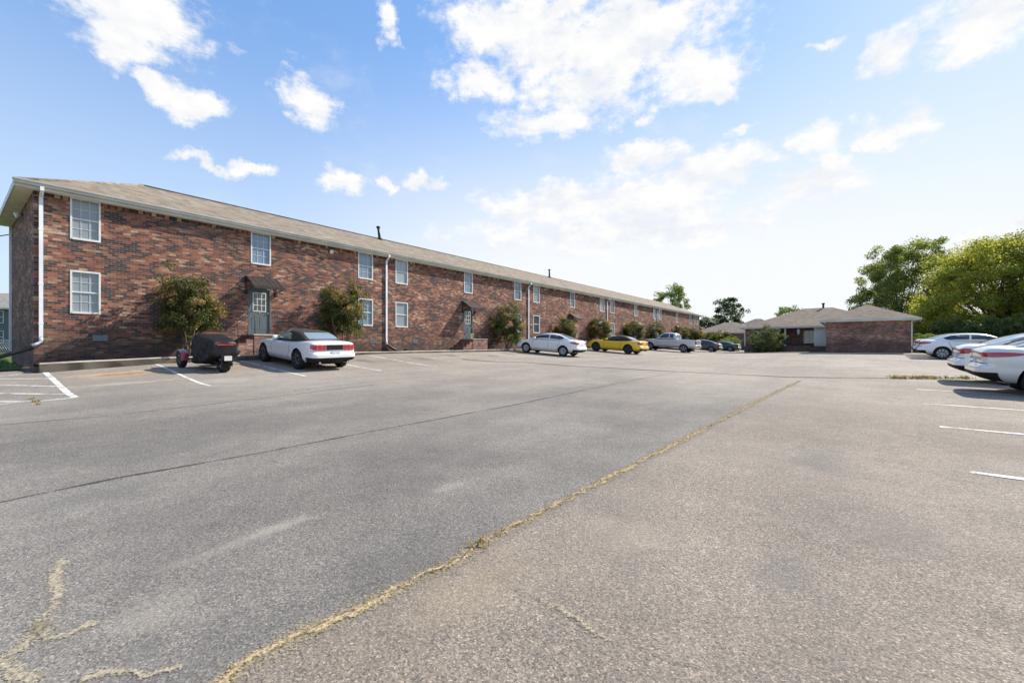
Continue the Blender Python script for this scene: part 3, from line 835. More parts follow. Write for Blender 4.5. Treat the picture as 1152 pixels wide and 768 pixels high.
bm = bmesh.new(); tube(bm, [(16.35, 6.3, E2 + 2.1), (16.35, 6.3, E2 + 2.72)], .1, 8); tube(bm, [(16.35, 6.3, E2 + 2.67), (16.35, 6.3, E2 + 2.79)], .16, 8); obj('roof_vent', bm, M['iron'], bung)
bm = bmesh.new(); box(bm, (9.3, 5.34, -.3), (9.55, 13.0, .55)); box(bm, (9.26, 5.34, .55), (9.59, 13.04, .62))
o = obj('planter_wall', bm, M['brick_dark']); o.location = (bx, by, Zb); o.rotation_euler = (0, 0, YAW)
tag(o, 'low brown brick planter wall in front of the bungalow porch', 'wall')
tag(sheet('footpath', frange(38.9, 42.3, 1), frange(17.5, 25.2, 1), lambda x, y: gz(x, y) + .06, M['concrete']), kind='structure')
tag(sheet('footpath', frange(48.6, 51.6, 1), frange(9, 19, 1), lambda x, y: gz(x, y) + .06, M['concrete']), kind='structure')

# ---- tan-roofed house far behind
def small_house(name, loc, rot, w, d, e, slope, wm, rm, label, wins=(), ridge_x=True, flr=0):
    r_ = empty(name, loc, rot)
    bm = bmesh.new(); wallrun(bm, [(0, 0), (w, 0), (w, d), (0, d)], -.5, e, True); obj('wall', bm, wm, r_)
    bm = bmesh.new(); hip(bm, -.4, w + .4, -.4, d + .4, e + .02, slope, ridge_x); obj('roof', bm, rm, r_)
    bm = bmesh.new(); fas(bm, [(-.42, d + .42), (-.42, -.42), (w + .42, -.42), (w + .42, d + .42)], e - .13, e + .05); obj('fascia', bm, M['gutter'], r_)
    for a, b, c, q in wins: window(r_, a, b, c, q, -.03, 2, 2)
    tag(r_, label, 'house'); return r_
hx, hy = W(84, -3)
small_house('brick_house', (hx, hy, gz(hx, hy)), YAW - math.pi/2, 11, 9, 2.75, .42, M['brick_dark'], M['shingle'], 'low brick house with a tan roof beyond the dark parked cars',
            [(2, 3, .9, 2.1), (6, 7, .9, 2.1)])
hx, hy = W(97, 0)
small_house('brick_house', (hx, hy, gz(hx, hy)), YAW - math.pi/2, 10, 9, 3.6, .5, M['brick_dark'], M['shingle'], 'tan hip roofed house showing above the left end of the bungalow', [(2, 3, .9, 2.1)])
# ---- grey house left of the brick building
small_house('grey_house', (-76, 50, .6), .08, 19, 10, 5.2, .42, M['grey_siding'], M['shingle_g'], 'grey sided two-storey house with white windows left of the brick end wall',
            [(a, a + 1.1, c, c + 1.4) for a in (8.0, 10, 14.9, 16.2) for c in (1.2, 3.5)], True)
# fence on the side lawn
r_ = empty('lattice_fence', (-38, 28.5, gz(-38, 28.5) - .05), .12)
bm = bmesh.new()
for i in range(70): tube(bm, [(i*.14, 0, .12), (i*.14 + .5, 0, 1.0)], .012, 4); tube(bm, [(i*.14 + .5, .02, .12), (i*.14, .02, 1.0)], .012, 4)
obj('lattice', bm, M['metal'], r_)
for i in range(6):
    bm = bmesh.new(); box(bm, (i*2 - .05, -.05, -.2), (i*2 + .05, .05, 1.15)); obj('post', bm, M['metal'], r_)
bm = bmesh.new(); box(bm, (0, -.03, 1.0), (10, .03, 1.08)); box(bm, (0, -.03, .08), (10, .03, .14)); obj('rail', bm, M['metal'], r_)
tag(r_, 'grey lattice fence on the lawn left of the brick end wall', 'fence')

# ------------------------------------------------------------------ vehicles
def evaluated(o):
    dg = bpy.context.evaluated_depsgraph_get(); dg.update()
    return bpy.data.meshes.new_from_object(o.evaluated_get(dg), depsgraph=dg)
def ring_mesh(rings, crease_rows=()):
    bm = bmesh.new(); cl = bm.edges.layers.float.new('crease_edge')
    V_ = [[bm.verts.new(p) for p in r] for r in rings]; n = len(rings[0])
    for a, b in zip(V_, V_[1:]):
        for k in range(n): bm.faces.new((a[k], a[(k+1) % n], b[(k+1) % n], b[k]))
    bm.faces.new(V_[0][::-1]); bm.faces.new(V_[-1])
    for row, c in crease_rows:
        for a, b in zip(V_, V_[1:]):
            e = bm.edges.get((a[row], b[row]))
            if e: e[cl] = c
    bmesh.ops.recalc_face_normals(bm, faces=bm.faces)
    return bm
def subdivided(bm, name, mats, lev=3):
    o = obj(name, bm, mats)
    m = o.modifiers.new('s', 'SUBSURF'); m.levels = lev; m.render_levels = lev
    me = evaluated(o); bpy.data.objects.remove(o)
    return me
def sstep(x, a, b):
    t = min(1, max(0, (x - a)/(b - a))); return t*t*(3 - 2*t)
def bvh_of(*mes):
    vs, fs = [], []
    for me in mes:
        k = len(vs); vs += [v.co.copy() for v in me.vertices]; fs += [[k + i for i in p.vertices] for p in me.polygons]
    return BVHTree.FromPolygons(vs, fs)
class Shell:
    def __init__(s, bvh): s.b = bvh
    def hit(s, o, d, off):
        loc, nrm, i, dist = s.b.ray_cast(Vector(o), Vector(d).normalized())
        if loc is None: return None
        if nrm.dot(Vector(d)) > 0: nrm = -nrm
        return loc + nrm*off
    def grid(s, bm, pts, d, off, mi=0):
        """pts: rows of ray origins; keeps the cells whose four corners land on the shell"""
        g = [[s.hit(p, d(p) if callable(d) else d, off) for p in row] for row in pts]
        g = [[bm.verts.new(q) if q is not None else None for q in row] for row in g]
        for a, b in zip(g, g[1:]):
            for i in range(len(a) - 1):
                q = (a[i], a[i+1], b[i+1], b[i])
                if all(q):
                    f = bm.faces.new(q); f.smooth = True; f.material_index = mi
    def side(s, bm, top, bot, sgn, off, rows=4, mi=0, n=3):
        def dens(l):
            out = []
            for a, b in zip(l, l[1:]): out += [(a[0] + (b[0]-a[0])*i/n, a[1] + (b[1]-a[1])*i/n) for i in range(n)]
            return out + [l[-1]]
        top, bot = dens(top), dens(bot)
        pts = [[(t[0]*(1-r/rows) + b[0]*r/rows, sgn*3, t[1]*(1-r/rows) + b[1]*r/rows) for t, b in zip(top, bot)] for r in range(rows + 1)]
        s.grid(bm, pts, (0, -sgn, 0), off, mi)
    def end(s, bm, sgn, rows, off, mi=0, cols=10):
        """rows: (z, halfwidth) bottom to top; sgn -1 rear, +1 front"""
        pts = [[(sgn*6, -w + 2*w*i/cols, z_) for i in range(cols + 1)] for z_, w in rows]
        s.grid(bm, pts, (-sgn, 0, 0), off, mi)
    def cyl(s, bm, cx, sgn, angs, zb, zt, off, mi=0, rows=6):
        """round the corner: angles in degrees from the end, + is the car's left"""
        pts = []
        def dn(l): return [l[i] + (l[i+1] - l[i])*j/4 for i in range(len(l) - 1) for j in range(4)] + [l[-1]]
        n_ = len(angs); zb, zt = ([q]*n_ if not isinstance(q, (list, tuple)) else q for q in (zb, zt)); angs, zb, zt = dn(list(angs)), dn(list(zb)), dn(list(zt))
        for r in range(rows + 1):
            row = []
            for i, a in enumerate(angs):
                b_, t_ = (q[i] if isinstance(q, (list, tuple)) else q for q in (zb, zt))
                row.append((cx + sgn*5*math.cos(R(a)), 5*math.sin(R(a)), b_ + (t_ - b_)*r/rows))
            pts.append(row)
        s.grid(bm, pts, lambda p: (cx - p[0], -p[1], 0), off, mi)
def fixn(bm, outward=None):
    bmesh.ops.recalc_face_normals(bm, faces=bm.faces)

_wheel_cache = {}
def wheel_meshes(r, w, rimm, spokes):
    k = (r, w, rimm, spokes)
    if k in _wheel_cache: return _wheel_cache[k]
    bm = bmesh.new(); ri = r*.70
    lathe(bm, [(ri, -w/2), (r*.93, -w/2 - .004), (r*.985, -w*.38), (r, -w*.2), (r, w*.2), (r*.985, w*.38), (r*.93, w/2 + .004), (ri, w/2), (ri, w*.3), (ri, -w*.3)], 36)
    a = bpy.data.meshes.new('tyre'); bm.to_mesh(a); bm.free(); a.materials.append(M['tyre'])
    bm = bmesh.new()
    lathe(bm, [(ri - .001, -w*.49), (ri - .001, w*.49), (ri - .025, w*.49), (ri - .03, -w*.1), (.02, -w*.1), (.02, -w*.14), (ri - .03, -w*.2)], 32, 1)
    lathe(bm, [(ri, w*.44), (ri, w*.5), (ri - .022, w*.51), (ri - .026, w*.40)], 32, 0)
    lathe(bm, [(.001, w*.36), (.055, w*.36), (.06, w*.30), (.06, -w*.1), (.001, -w*.1)], 16, 0)
    for s in range(spokes):
        an = 2*math.pi*s/spokes
        for off in (-.09, .09):
            pts = []
            ca, sa = math.cos(an + off*1.4), math.sin(an + off*1.4); cb, sb = math.cos(an + off*.4), math.sin(an + off*.4)
            p0, p1 = Vector((.05*cb, w*.32, .05*sb)), Vector(((ri - .012)*ca, w*.44, (ri - .012)*sa))
            tube(bm, [p0, p0.lerp(p1, .5) + Vector((0, w*.04, 0)), p1], [.024, .021, .024], 6, 0)
    b = bpy.data.meshes.new('rim'); bm.to_mesh(b); bm.free(); b.materials.append(rimm); b.materials.append(M['well'])
    _wheel_cache[k] = (a, b); return a, b
def add_wheels(root, xs, r, half, w=.215, rimm=None, spokes=5):
    a, b = wheel_meshes(r, w, rimm or M['rim'], spokes)
    for x in xs:
        for s in (1, -1):
            e = bpy.data.objects.new('wheel', a); link(e, root); e.location = (x, s*(half - w/2), r)
            e.rotation_euler = (0, 0, 0 if s > 0 else math.pi)
            q = bpy.data.objects.new('rim', b); link(q, e)
            e.rotation_euler[1] = rng.uniform(0, 1)
def place_car(root, u, v, out, yaw=0, wb=2.7, tr=.8, scale=1):
    x, y = W(u, v)
    f = Vector((NN[0], NN[1], 0)) if out else Vector((-NN[0], -NN[1], 0))
    f.rotate(Matrix.Rotation(yaw, 3, 'Z')); l = Vector((-f.y, f.x, 0))
    h = lambda a, b: gz(x + f.x*a + l.x*b, y + f.y*a + l.y*b)
    zf = (h(wb/2, tr) + h(wb/2, -tr))/2; zr_ = (h(-wb/2, tr) + h(-wb/2, -tr))/2
    zl = (h(wb/2, tr) + h(-wb/2, tr))/2; zr2 = (h(wb/2, -tr) + h(-wb/2, -tr))/2
    fx = (f*wb + Vector((0, 0, zf - zr_))).normalized(); ly = (l*2*tr + Vector((0, 0, zl - zr2)))
    up = fx.cross(ly).normalized(); ly = up.cross(fx)
    m = Matrix((fx, ly, up)).transposed().to_4x4(); m.translation = Vector((x, y, (zf + zr_)/2 + .002))
    root.matrix_world = m @ Matrix.Scale(scale, 4)
def half_ring(x, zb, zt, w, crown=.03):
    h = zt - zb
    P = [(0, zb), (.80*w, zb), (.95*w, zb + .10*h), (1.0*w, zb + .42*h), (.985*w, zb + .74*h), (.93*w, zt - .045*min(1, h)), (.55*w, zt + crown*.7), (0, zt + crown)]
    r_ = [(x, y, z_) for y, z_ in P]
    return r_ + [(x, -y, z_) for y, z_ in P[-2:0:-1]]
def cab_ring(x, zb, zt, wb, tum=.36, crown=.02):
    h = max(.02, zt - zb); wt = wb - tum*h
    P = [(0, zb), (wb, zb), (wb - tum*h*.45, zb + h*.5), (wt + .01, zt - .07*min(1, h*3)), (wt*.82, zt - .005), (wt*.4, zt + crown*.8), (0, zt + crown)]
    r_ = [(x, y, z_) for y, z_ in P]
    return r_ + [(x, -y, z_) for y, z_ in P[-2:0:-1]]

def build_car(name, S):
    Ln = S['L']; cx = Ln/2; root = empty(name, (0, 0, 0))
    P_ = S['paint']
    bm = ring_mesh([half_ring(x - cx, a, b, w) for x, a, b, w in S['low']], ((4, .55), (10, .55), (5, .3), (9, .3)))
    me = subdivided(bm, 'tmp', [P_, M['well']])
    for v_ in me.vertices:                       # bumper ledges, tucked sills
        x = v_.co.x + cx; z_ = v_.co.z
        b0 = S.get('ledge', .62)
        k = 1 - sstep(x, .1, .6); v_.co.x += (.10*sstep(z_, b0, b0 + .07) - .02*sstep(z_, b0 + .22, b0 + .36) + .16*(1 - sstep(z_, .26, .46)))*k
        k = sstep(x, Ln - .6, Ln - .1); v_.co.x -= (.05*sstep(z_, .5, .58) + .08*(1 - sstep(z_, .24, .38)))*k
        if abs(v_.co.y) > .5: v_.co.y *= 1 - .05*(1 - sstep(z_, .2, .45)) - .012*math.exp(-((z_ - .62)/.06)**2)
    o = bpy.data.objects.new('body', me); link(o)
    for x in S['axles']:
        for s in (1, -1):
            bm = bmesh.new(); rr = S['r'] + S.get('gap', .055)
            mm = Matrix.Translation((x - cx, s*(S['half'] + .02), S['r'] + .01)) @ Matrix.Rotation(math.pi/2, 4, 'X')
            bmesh.ops.create_cone(bm, cap_ends=True, segments=36, radius1=rr, radius2=rr, depth=.62, matrix=mm)
            c = obj('cutter', bm, [M['well']])
            md = o.modifiers.new('b', 'BOOLEAN'); md.operation = 'DIFFERENCE'; md.solver = 'EXACT'; md.material_mode = 'TRANSFER'; md.object = c
    if 'bed' in S:
        bm = bmesh.new(); box(bm, *S['bed']); c = obj('cutter', bm, [M['well']])
        md = o.modifiers.new('b', 'BOOLEAN'); md.operation = 'DIFFERENCE'; md.solver = 'EXACT'; md.material_mode = 'TRANSFER'; md.object = c
    me2 = evaluated(o)
    for md in o.modifiers: bpy.data.objects.remove(md.object)
    bpy.data.objects.remove(o)
    me2.polygons.foreach_set('use_smooth', [True]*len(me2.polygons)); me2.set_sharp_from_angle(angle=R(38)); me2.name = 'body'
    body = link(bpy.data.objects.new('body', me2), root)
    bm = ring_mesh([cab_ring(x - cx, a, b, w, S.get('tum', .36)) for x, a, b, w in S['cab']])
    cme = subdivided(bm, 'tmp', [S.get('roofmat', P_)])
    cme.polygons.foreach_set('use_smooth', [True]*len(cme.polygons)); cme.name = 'roof'
    link(bpy.data.objects.new('roof', cme), root)
    sb, sc, sa = Shell(bvh_of(me)), Shell(bvh_of(cme)), Shell(bvh_of(me, cme))
    G_ = S.get('glass', M['cglass'])
    X = lambda l: [(x - cx, z_) for x, z_ in l]
    for top, bot in S['side_win']:
        for s in (1, -1):
            bm = bmesh.new(); sc.side(bm, X(top), X(bot), s, .005); fixn(bm); obj('side_window', bm, S.get('side_glass', G_), root)
    bm = bmesh.new(); sc.end(bm, 1, S['ws'], .006); fixn(bm); obj('windshield', bm, G_, root)
    bm = bmesh.new(); sc.end(bm, -1, S['bl'], .006); fixn(bm); obj('rear_window', bm, S.get('rear_glass', G_), root)
    if 'apillar' in S:                           # painted windscreen frame under a cloth top
        bm = bmesh.new(); t, b_ = S['apillar']
        for s in (1, -1): sc.side(bm, X(t), X(b_), s, .007)
        fixn(bm); obj('windshield_frame', bm, P_, root)
    for m_, lst in S['lamps']:
        for s in (1, -1):
            bm = bmesh.new()
            for c_, sg, angs, zb_, zt_ in lst: sb.cyl(bm, c_ - cx, sg, [s*a for a in angs], zb_, zt_, .007)
            fixn(bm); obj('tail_light' if lst[0][1] < 0 else 'headlight', bm, M[m_], root)
    for nm, m_, lst in S.get('trim', ()):
        bm = bmesh.new()
        for c_, sg, angs, zb_, zt_ in lst: sb.cyl(bm, c_ - cx, sg, angs, zb_, zt_, .006)
        fixn(bm); obj(nm, bm, M[m_], root)
    # seams, handles, mirrors
    bm = bmesh.new()
    for s in (1, -1):
        for pts in S['seams']:
            for a, b in zip(pts, pts[1:]):
                a = (a[0] - cx, a[1]); b = (b[0] - cx, b[1]); d = Vector((b[0]-a[0], b[1]-a[1])).normalized(); n = Vector((-d.y, d.x))*.009
                sb.side(bm, [(a[0]+n.x, a[1]+n.y), (b[0]+n.x, b[1]+n.y)], [(a[0]-n.x, a[1]-n.y), (b[0]-n.x, b[1]-n.y)], s, .003, 1, 0, 6)
    fixn(bm); obj('door_seam', bm, M['well'], root)
    for x, z_ in S['handles']:
        for s in (1, -1):
            p = sb.hit((x - cx, s*3, z_), (0, -s, 0), 0)
            if p is None: continue
            bm = bmesh.new(); box(bm, (p.x - .1, p.y - .01*s, z_ - .016), (p.x + .1, p.y + .028*s, z_ + .016), 0, .008); obj('door_handle', bm, P_, root, 40)
    mx, mz = S['mirror']
    for s in (1, -1):
        p = sa.hit((mx - cx, s*3, mz), (0, -s, 0), 0)
        if p is None: continue
        bm = bmesh.new(); box(bm, (p.x - .06, p.y + .05*s, mz - .04), (p.x + .09, p.y + .23*s, mz + .11), 0, .035)
        box(bm, (p.x - .02, p.y - .04*s, mz - .02), (p.x + .04, p.y + .08*s, mz + .03)); obj('mirror', bm, P_ if S.get('pm', 1) else M['well'], root, 50)
    if S.get('plate'):
        zc = S['plate']; p = sb.hit((-6, 0, zc), (1, 0, 0), 0)
        q = sb.hit((-6, 0, zc + .06), (1, 0, 0), 0)
        if p and q:
            xp = min(p.x, q.x) - .012
            bm = bmesh.new(); box(bm, (xp, -.16, zc - .08), (xp + .06, .16, zc + .08), 0); pl = obj('licence_plate', bm, M['plate'], root)
    add_wheels(root, [a - cx for a in S['axles']], S['r'], S['half'], S.get('ww', .22), S.get('rim'), S.get('spokes', 5))
    # under-tray so that no daylight shows through below
    bm = bmesh.new(); box(bm, (-cx + .6, -.6, .2), (cx - .5, .6, .34)); obj('underbody', bm, M['well'], root)
    for ex in S.get('exhaust', ()):
        bm = bmesh.new(); tube(bm, [(-cx + .35, ex, .31), (-cx + .10, ex, .31)], .045, 12, 0, False); tube(bm, [(-cx + .34, ex, .31), (-cx + .12, ex, .31)], .038, 12); obj('exhaust', bm, M['chrome'], root)
    return root

SEDAN = dict(L=4.85, half=.90, r=.335, axles=(1.05, 3.88),
    low=[(0, .48, .88, .62), (.03, .38, .99, .76), (.12, .30, 1.08, .84), (.35, .26, 1.10, .885), (.8, .22, 1.09, .91), (1.5, .2, 1.03, .92), (2.6, .2, 1.0, .925),
         (3.4, .2, .98, .92), (3.9, .2, .93, .91), (4.4, .22, .83, .875), (4.65, .26, .75, .8), (4.78, .32, .67, .7), (4.85, .42, .57, .52)],
    cab=[(.5, 1.0, 1.07, .70), (.85, .95, 1.22, .77), (1.3, .95, 1.38, .81), (1.75, .95, 1.445, .83), (2.3, .95, 1.46, .835), (2.75, .95, 1.43, .83), (3.2, .95, 1.28, .81), (3.6, .9, 1.08, .77), (3.85, .88, .96, .72)],
    side_win=[([(1.08, 1.20), (1.35, 1.31), (1.6, 1.36), (2.12, 1.40)], [(1.22, 1.10), (1.5, 1.06), (1.8, 1.05), (2.12, 1.05)]),
              ([(2.2, 1.40), (2.55, 1.395), (2.9, 1.33), (3.28, 1.15)], [(2.2, 1.05), (2.6, 1.045), (3.0, 1.04), (3.36, 1.05)])],
    ws=[(1.0, .66), (1.1, .64), (1.2, .61), (1.3, .57), (1.4, .52), (1.43, .49)], bl=[(1.13, .58), (1.2, .58), (1.3, .55), (1.38, .5), (1.42, .46)],
    lamps=[('red', [(1.3, -1, [22, 28, 34, 39, 43, 47, 51], [.83, .83, .83, .84, .86, .88, .92], [.95, .97, .98, .98, .97, .96, .94])]),
           ('clear', [(3.6, 1, [26, 33, 40, 47, 53], [.60, .62, .64, .67, .72], [.69, .72, .75, .77, .78])])],
    trim=[('rear_bumper_trim', 'well', [(1.3, -1, list(range(-42, 43, 6)), .30, .50)]), ('trunk_seam', 'well', [(1.3, -1, list(range(-36, 37, 6)), .700, .713)]), ('grille', 'well', [(3.6, 1, list(range(-22, 23, 4)), .40, .62)])],
    seams=[[(2.16, 1.02), (2.16, .36)], [(3.36, 1.0), (3.42, .36)], [(1.28, 1.02), (1.42, .66), (1.5, .36)]],
    handles=[(1.55, .90), (2.5, .885)], mirror=(3.2, 1.03), plate=.78)
def spec(base, **k):
    s = dict(base); s.update(k); return s

COUPE = dict(L=4.8, half=.95, r=.36, axles=(1.08, 3.86), ww=.25,
    low=[(0, .50, .90, .68), (.03, .40, 1.0, .82), (.12, .32, 1.06, .89), (.4, .26, 1.08, .93), (.9, .22, 1.07, .96), (1.6, .2, 1.0, .95), (2.6, .2, .97, .94),
         (3.3, .2, .97, .945), (3.8, .2, .95, .95), (4.35, .22, .86, .92), (4.62, .26, .78, .86), (4.75, .32, .70, .76), (4.8, .42, .60, .6)],
    cab=[(.75, 1.0, 1.06, .70), (1.05, .95, 1.18, .76), (1.45, .95, 1.31, .79), (1.85, .95, 1.365, .80), (2.3, .95, 1.38, .80), (2.65, .95, 1.34, .80), (3.0, .95, 1.20, .78), (3.3, .9, 1.06, .75), (3.5, .88, .96, .72)],
    side_win=[([(1.5, 1.17), (1.75, 1.24), (2.0, 1.27), (2.3, 1.285), (2.62, 1.26), (2.95, 1.13)], [(1.62, 1.09), (1.8, 1.06), (2.0, 1.05), (2.3, 1.04), (2.65, 1.04), (3.02, 1.05)])],
    ws=[(1.02, .66), (1.1, .63), (1.2, .59), (1.28, .54), (1.31, .5)], bl=[(1.10, .56), (1.16, .56), (1.24, .53), (1.30, .47)],
    lamps=[('dred', [(1.4, -1, [12, 18, 24, 30, 36, 40], .80, .95)]), ('clear', [(3.6, 1, [30, 38, 46, 52], .64, .74)])],
    trim=[('rear_bumper_trim', 'well', [(1.4, -1, list(range(-38, 39, 6)), .30, .47)]), ('grille', 'well', [(3.6, 1, list(range(-30, 31, 5)), .42, .66)])],
    seams=[[(1.72, 1.0), (1.66, .7), (1.78, .38)], [(3.12, .98), (3.16, .36)]], handles=[(1.92, .88)], mirror=(2.95, 1.02), plate=.58, spokes=5)

def car(name, label, S, u, v, out, group=None, yaw=0, scale=1, cat='car'):
    r_ = build_car(name, S); place_car(r_, u, v, out, yaw, S['axles'][1] - S['axles'][0], S['half'] - .12, scale)
    return tag(r_, label, cat, group)

GL, GR_ = 'cars parked along the brick building', 'cars parked on the right of the lot'
MUST = spec(COUPE, paint=M['white_paint'], roofmat=M['softtop'], rim=M['rim_dark'], spokes=7, glass=M['cglass_g'], rear_glass=M['cglass_l'],
    cab=[(.82, 1.0, 1.08, .74), (1.0, .95, 1.19, .77), (1.35, .95, 1.33, .79), (1.75, .95, 1.395, .80), (2.25, .95, 1.405, .80), (2.6, .95, 1.37, .80), (2.95, .95, 1.22, .78), (3.3, .9, 1.07, .75), (3.5, .88, .96, .72)],
    side_win=[([(1.98, 1.27), (2.15, 1.30), (2.4, 1.30), (2.62, 1.26), (2.9, 1.14)], [(1.86, 1.05), (2.1, 1.05), (2.4, 1.04), (2.65, 1.04), (2.98, 1.05)])],
    apillar=([(2.3, 1.39), (2.62, 1.345), (2.95, 1.2), (3.3, 1.05)], [(2.3, 1.345), (2.6, 1.30), (2.9, 1.155), (3.15, 1.02)]),
    bl=[(1.12, .56), (1.18, .57), (1.26, .55), (1.33, .50)],
    lamps=[('red', [(1.4, -1, [15, 20.5], .765, .965), (1.4, -1, [21, 26.5], .765, .97), (1.4, -1, [27, 30, 33, 37], [.765, .765, .79, .84], [.97, .97, .965, .95])]), ('clear', [(3.6, 1, [30, 38, 46, 52], .64, .74)])],
    trim=[('rear_panel', 'well', [(1.4, -1, [-14.4, -10, -5, 0, 5, 10, 14.4], .77, .965)]), ('trunk_seam', 'well', [(1.4, -1, list(range(-36, 37, 6)), .735, .747)]), ('rear_bumper_trim', 'well', [(1.4, -1, list(range(-44, 45, 4)), .24, .50)]), ('grille', 'well', [(3.6, 1, list(range(-30, 31, 5)), .42, .66)])],
    plate=.64, exhaust=(.55, -.55))
car('convertible_car', 'white convertible with folded-up black cloth top beside the covered trike', MUST, 7.1, 3.62, False, GL, 0, 1.0)
car('sedan_car', 'white four-door sedan nose in to the kerb left of the yellow sports car', spec(SEDAN, paint=M['white_paint'], spokes=9), 24.4, 4.2, False, GL, R(5), 1.02)
car('coupe_car', 'bright yellow sports car with black cloth top and black wheels', spec(MUST, paint=M['yellow_paint'], rim=M['rim_dark'], spokes=5, glass=M['cglass'], lamps=COUPE['lamps'], trim=COUPE['trim']), 35.1, 4.3, False, GL, 0, 1.09)
TRUCK = dict(L=5.85, half=1.0, r=.41, axles=(1.3, 4.85), gap=.07, ledge=.78, paint=M['silver_paint'], ww=.27, tum=.22,
    low=[(0, .55, 1.30, .92), (.03, .5, 1.36, .97), (.2, .46, 1.38, 1.0), (1.0, .44, 1.38, 1.01), (2.0, .42, 1.37, 1.01), (2.4, .42, 1.28, 1.01), (3.8, .42, 1.25, 1.01),
         (4.3, .42, 1.24, 1.0), (5.2, .44, 1.18, .98), (5.6, .48, 1.10, .95), (5.77, .52, 1.0, .88), (5.85, .62, .9, .7)],
    cab=[(2.08, 1.2, 1.32, .88), (2.12, 1.2, 1.78, .90), (2.3, 1.2, 1.955, .91), (2.9, 1.2, 1.99, .915), (3.4, 1.2, 1.97, .91), (3.72, 1.2, 1.84, .90), (4.1, 1.2, 1.5, .88), (4.4, 1.15, 1.24, .84)],
    side_win=[([(2.42, 1.80), (2.6, 1.84), (2.82, 1.85)], [(2.42, 1.40), (2.6, 1.37), (2.82, 1.36)]), ([(2.92, 1.85), (3.2, 1.85), (3.5, 1.80), (3.85, 1.50)], [(2.92, 1.36), (3.2, 1.35), (3.55, 1.34), (3.95, 1.36)])],
    ws=[(1.32, .74), (1.45, .72), (1.6, .69), (1.75, .65), (1.86, .6)], bl=[(1.45, .62), (1.55, .62), (1.7, .6), (1.8, .56)],
    lamps=[('dred', [(1.6, -1, [28, 30, 32, 34], .92, 1.25)]), ('clear', [(4.6, 1, [35, 42, 50], .85, 1.0)])],
    trim=[('rear_bumper', 'chrome', [(1.6, -1, list(range(-30, 31, 5)), .55, .74)]), ('grille', 'well', [(4.6, 1, list(range(-26, 27, 5)), .68, .98)])],
    seams=[[(2.87, 1.24), (2.87, .55)], [(3.92, 1.22), (3.98, .55)], [(2.36, 1.24), (2.36, .7)], [(2.04, 1.34), (2.04, .6)]], handles=[(2.6, 1.13), (3.1, 1.12)], mirror=(3.75, 1.33), plate=None,
    bed=((-2.925 + .12, -.84, .9), (-2.925 + 1.95, .84, 2.2)), spokes=5)
car('pickup_truck', 'silver extended cab pickup truck next to the dark cars', TRUCK, 48.8, 4.5, False, GL, 0, 1.06, 'truck')
car('sedan_car', 'dark navy car just beyond the silver pickup truck', spec(SEDAN, paint=M['black_paint']), 56.5, 5.75, False, GL, 0, 1.0)
car('sedan_car', 'dark teal car, last in the row along the long brick building', spec(COUPE, paint=M['teal_paint'], rim=M['rim']), 63.2, 6.6, False, GL, .0, .98)
SIL = spec(SEDAN, paint=M['pearl_paint'], lamps=[('red', [(1.3, -1, [14, 20, 26, 32, 37, 41, 45, 49, 53, 57, 60], [.88, .87, .865, .855, .85, .85, .86, .87, .885, .905, .92], [.91, .93, .945, .955, .96, .965, .965, .962, .955, .945, .935])]),
           ('clear', [(3.6, 1, [26, 33, 40, 47, 53], [.60, .62, .64, .67, .72], [.69, .72, .75, .77, .78])])], plate=.74)
VR = 23.30 + 2.42
car('sedan_car', 'silver white sedan nearest the camera with a long red tail light, cut by the frame', SIL, 13.75, VR + .1, True, GR_)
car('sedan_car', 'white sedan half hidden behind the nearest silver white sedan', spec(SEDAN, paint=M['white_paint'], glass=M['cglass_l']), 16.7, VR + .12, True, GR_)
car('sedan_car', 'white sedan seen from the side in front of the olive green tree', spec(SEDAN, paint=M['white_paint'], spokes=8, glass=M['cglass_l'], side_glass=M['cglass']), 33.6, VR + .65, True, GR_)
car('sedan_car', 'white car whose tail peeks out past the side-on white sedan', spec(SEDAN, paint=M['pearl_paint']), 36.7, VR + .7, True, GR_)
car('sedan_car', 'tan car with only its roof showing behind the white sedans', spec(SEDAN, paint=M['tan_paint']), 26.2, 31.0, True, GR_)

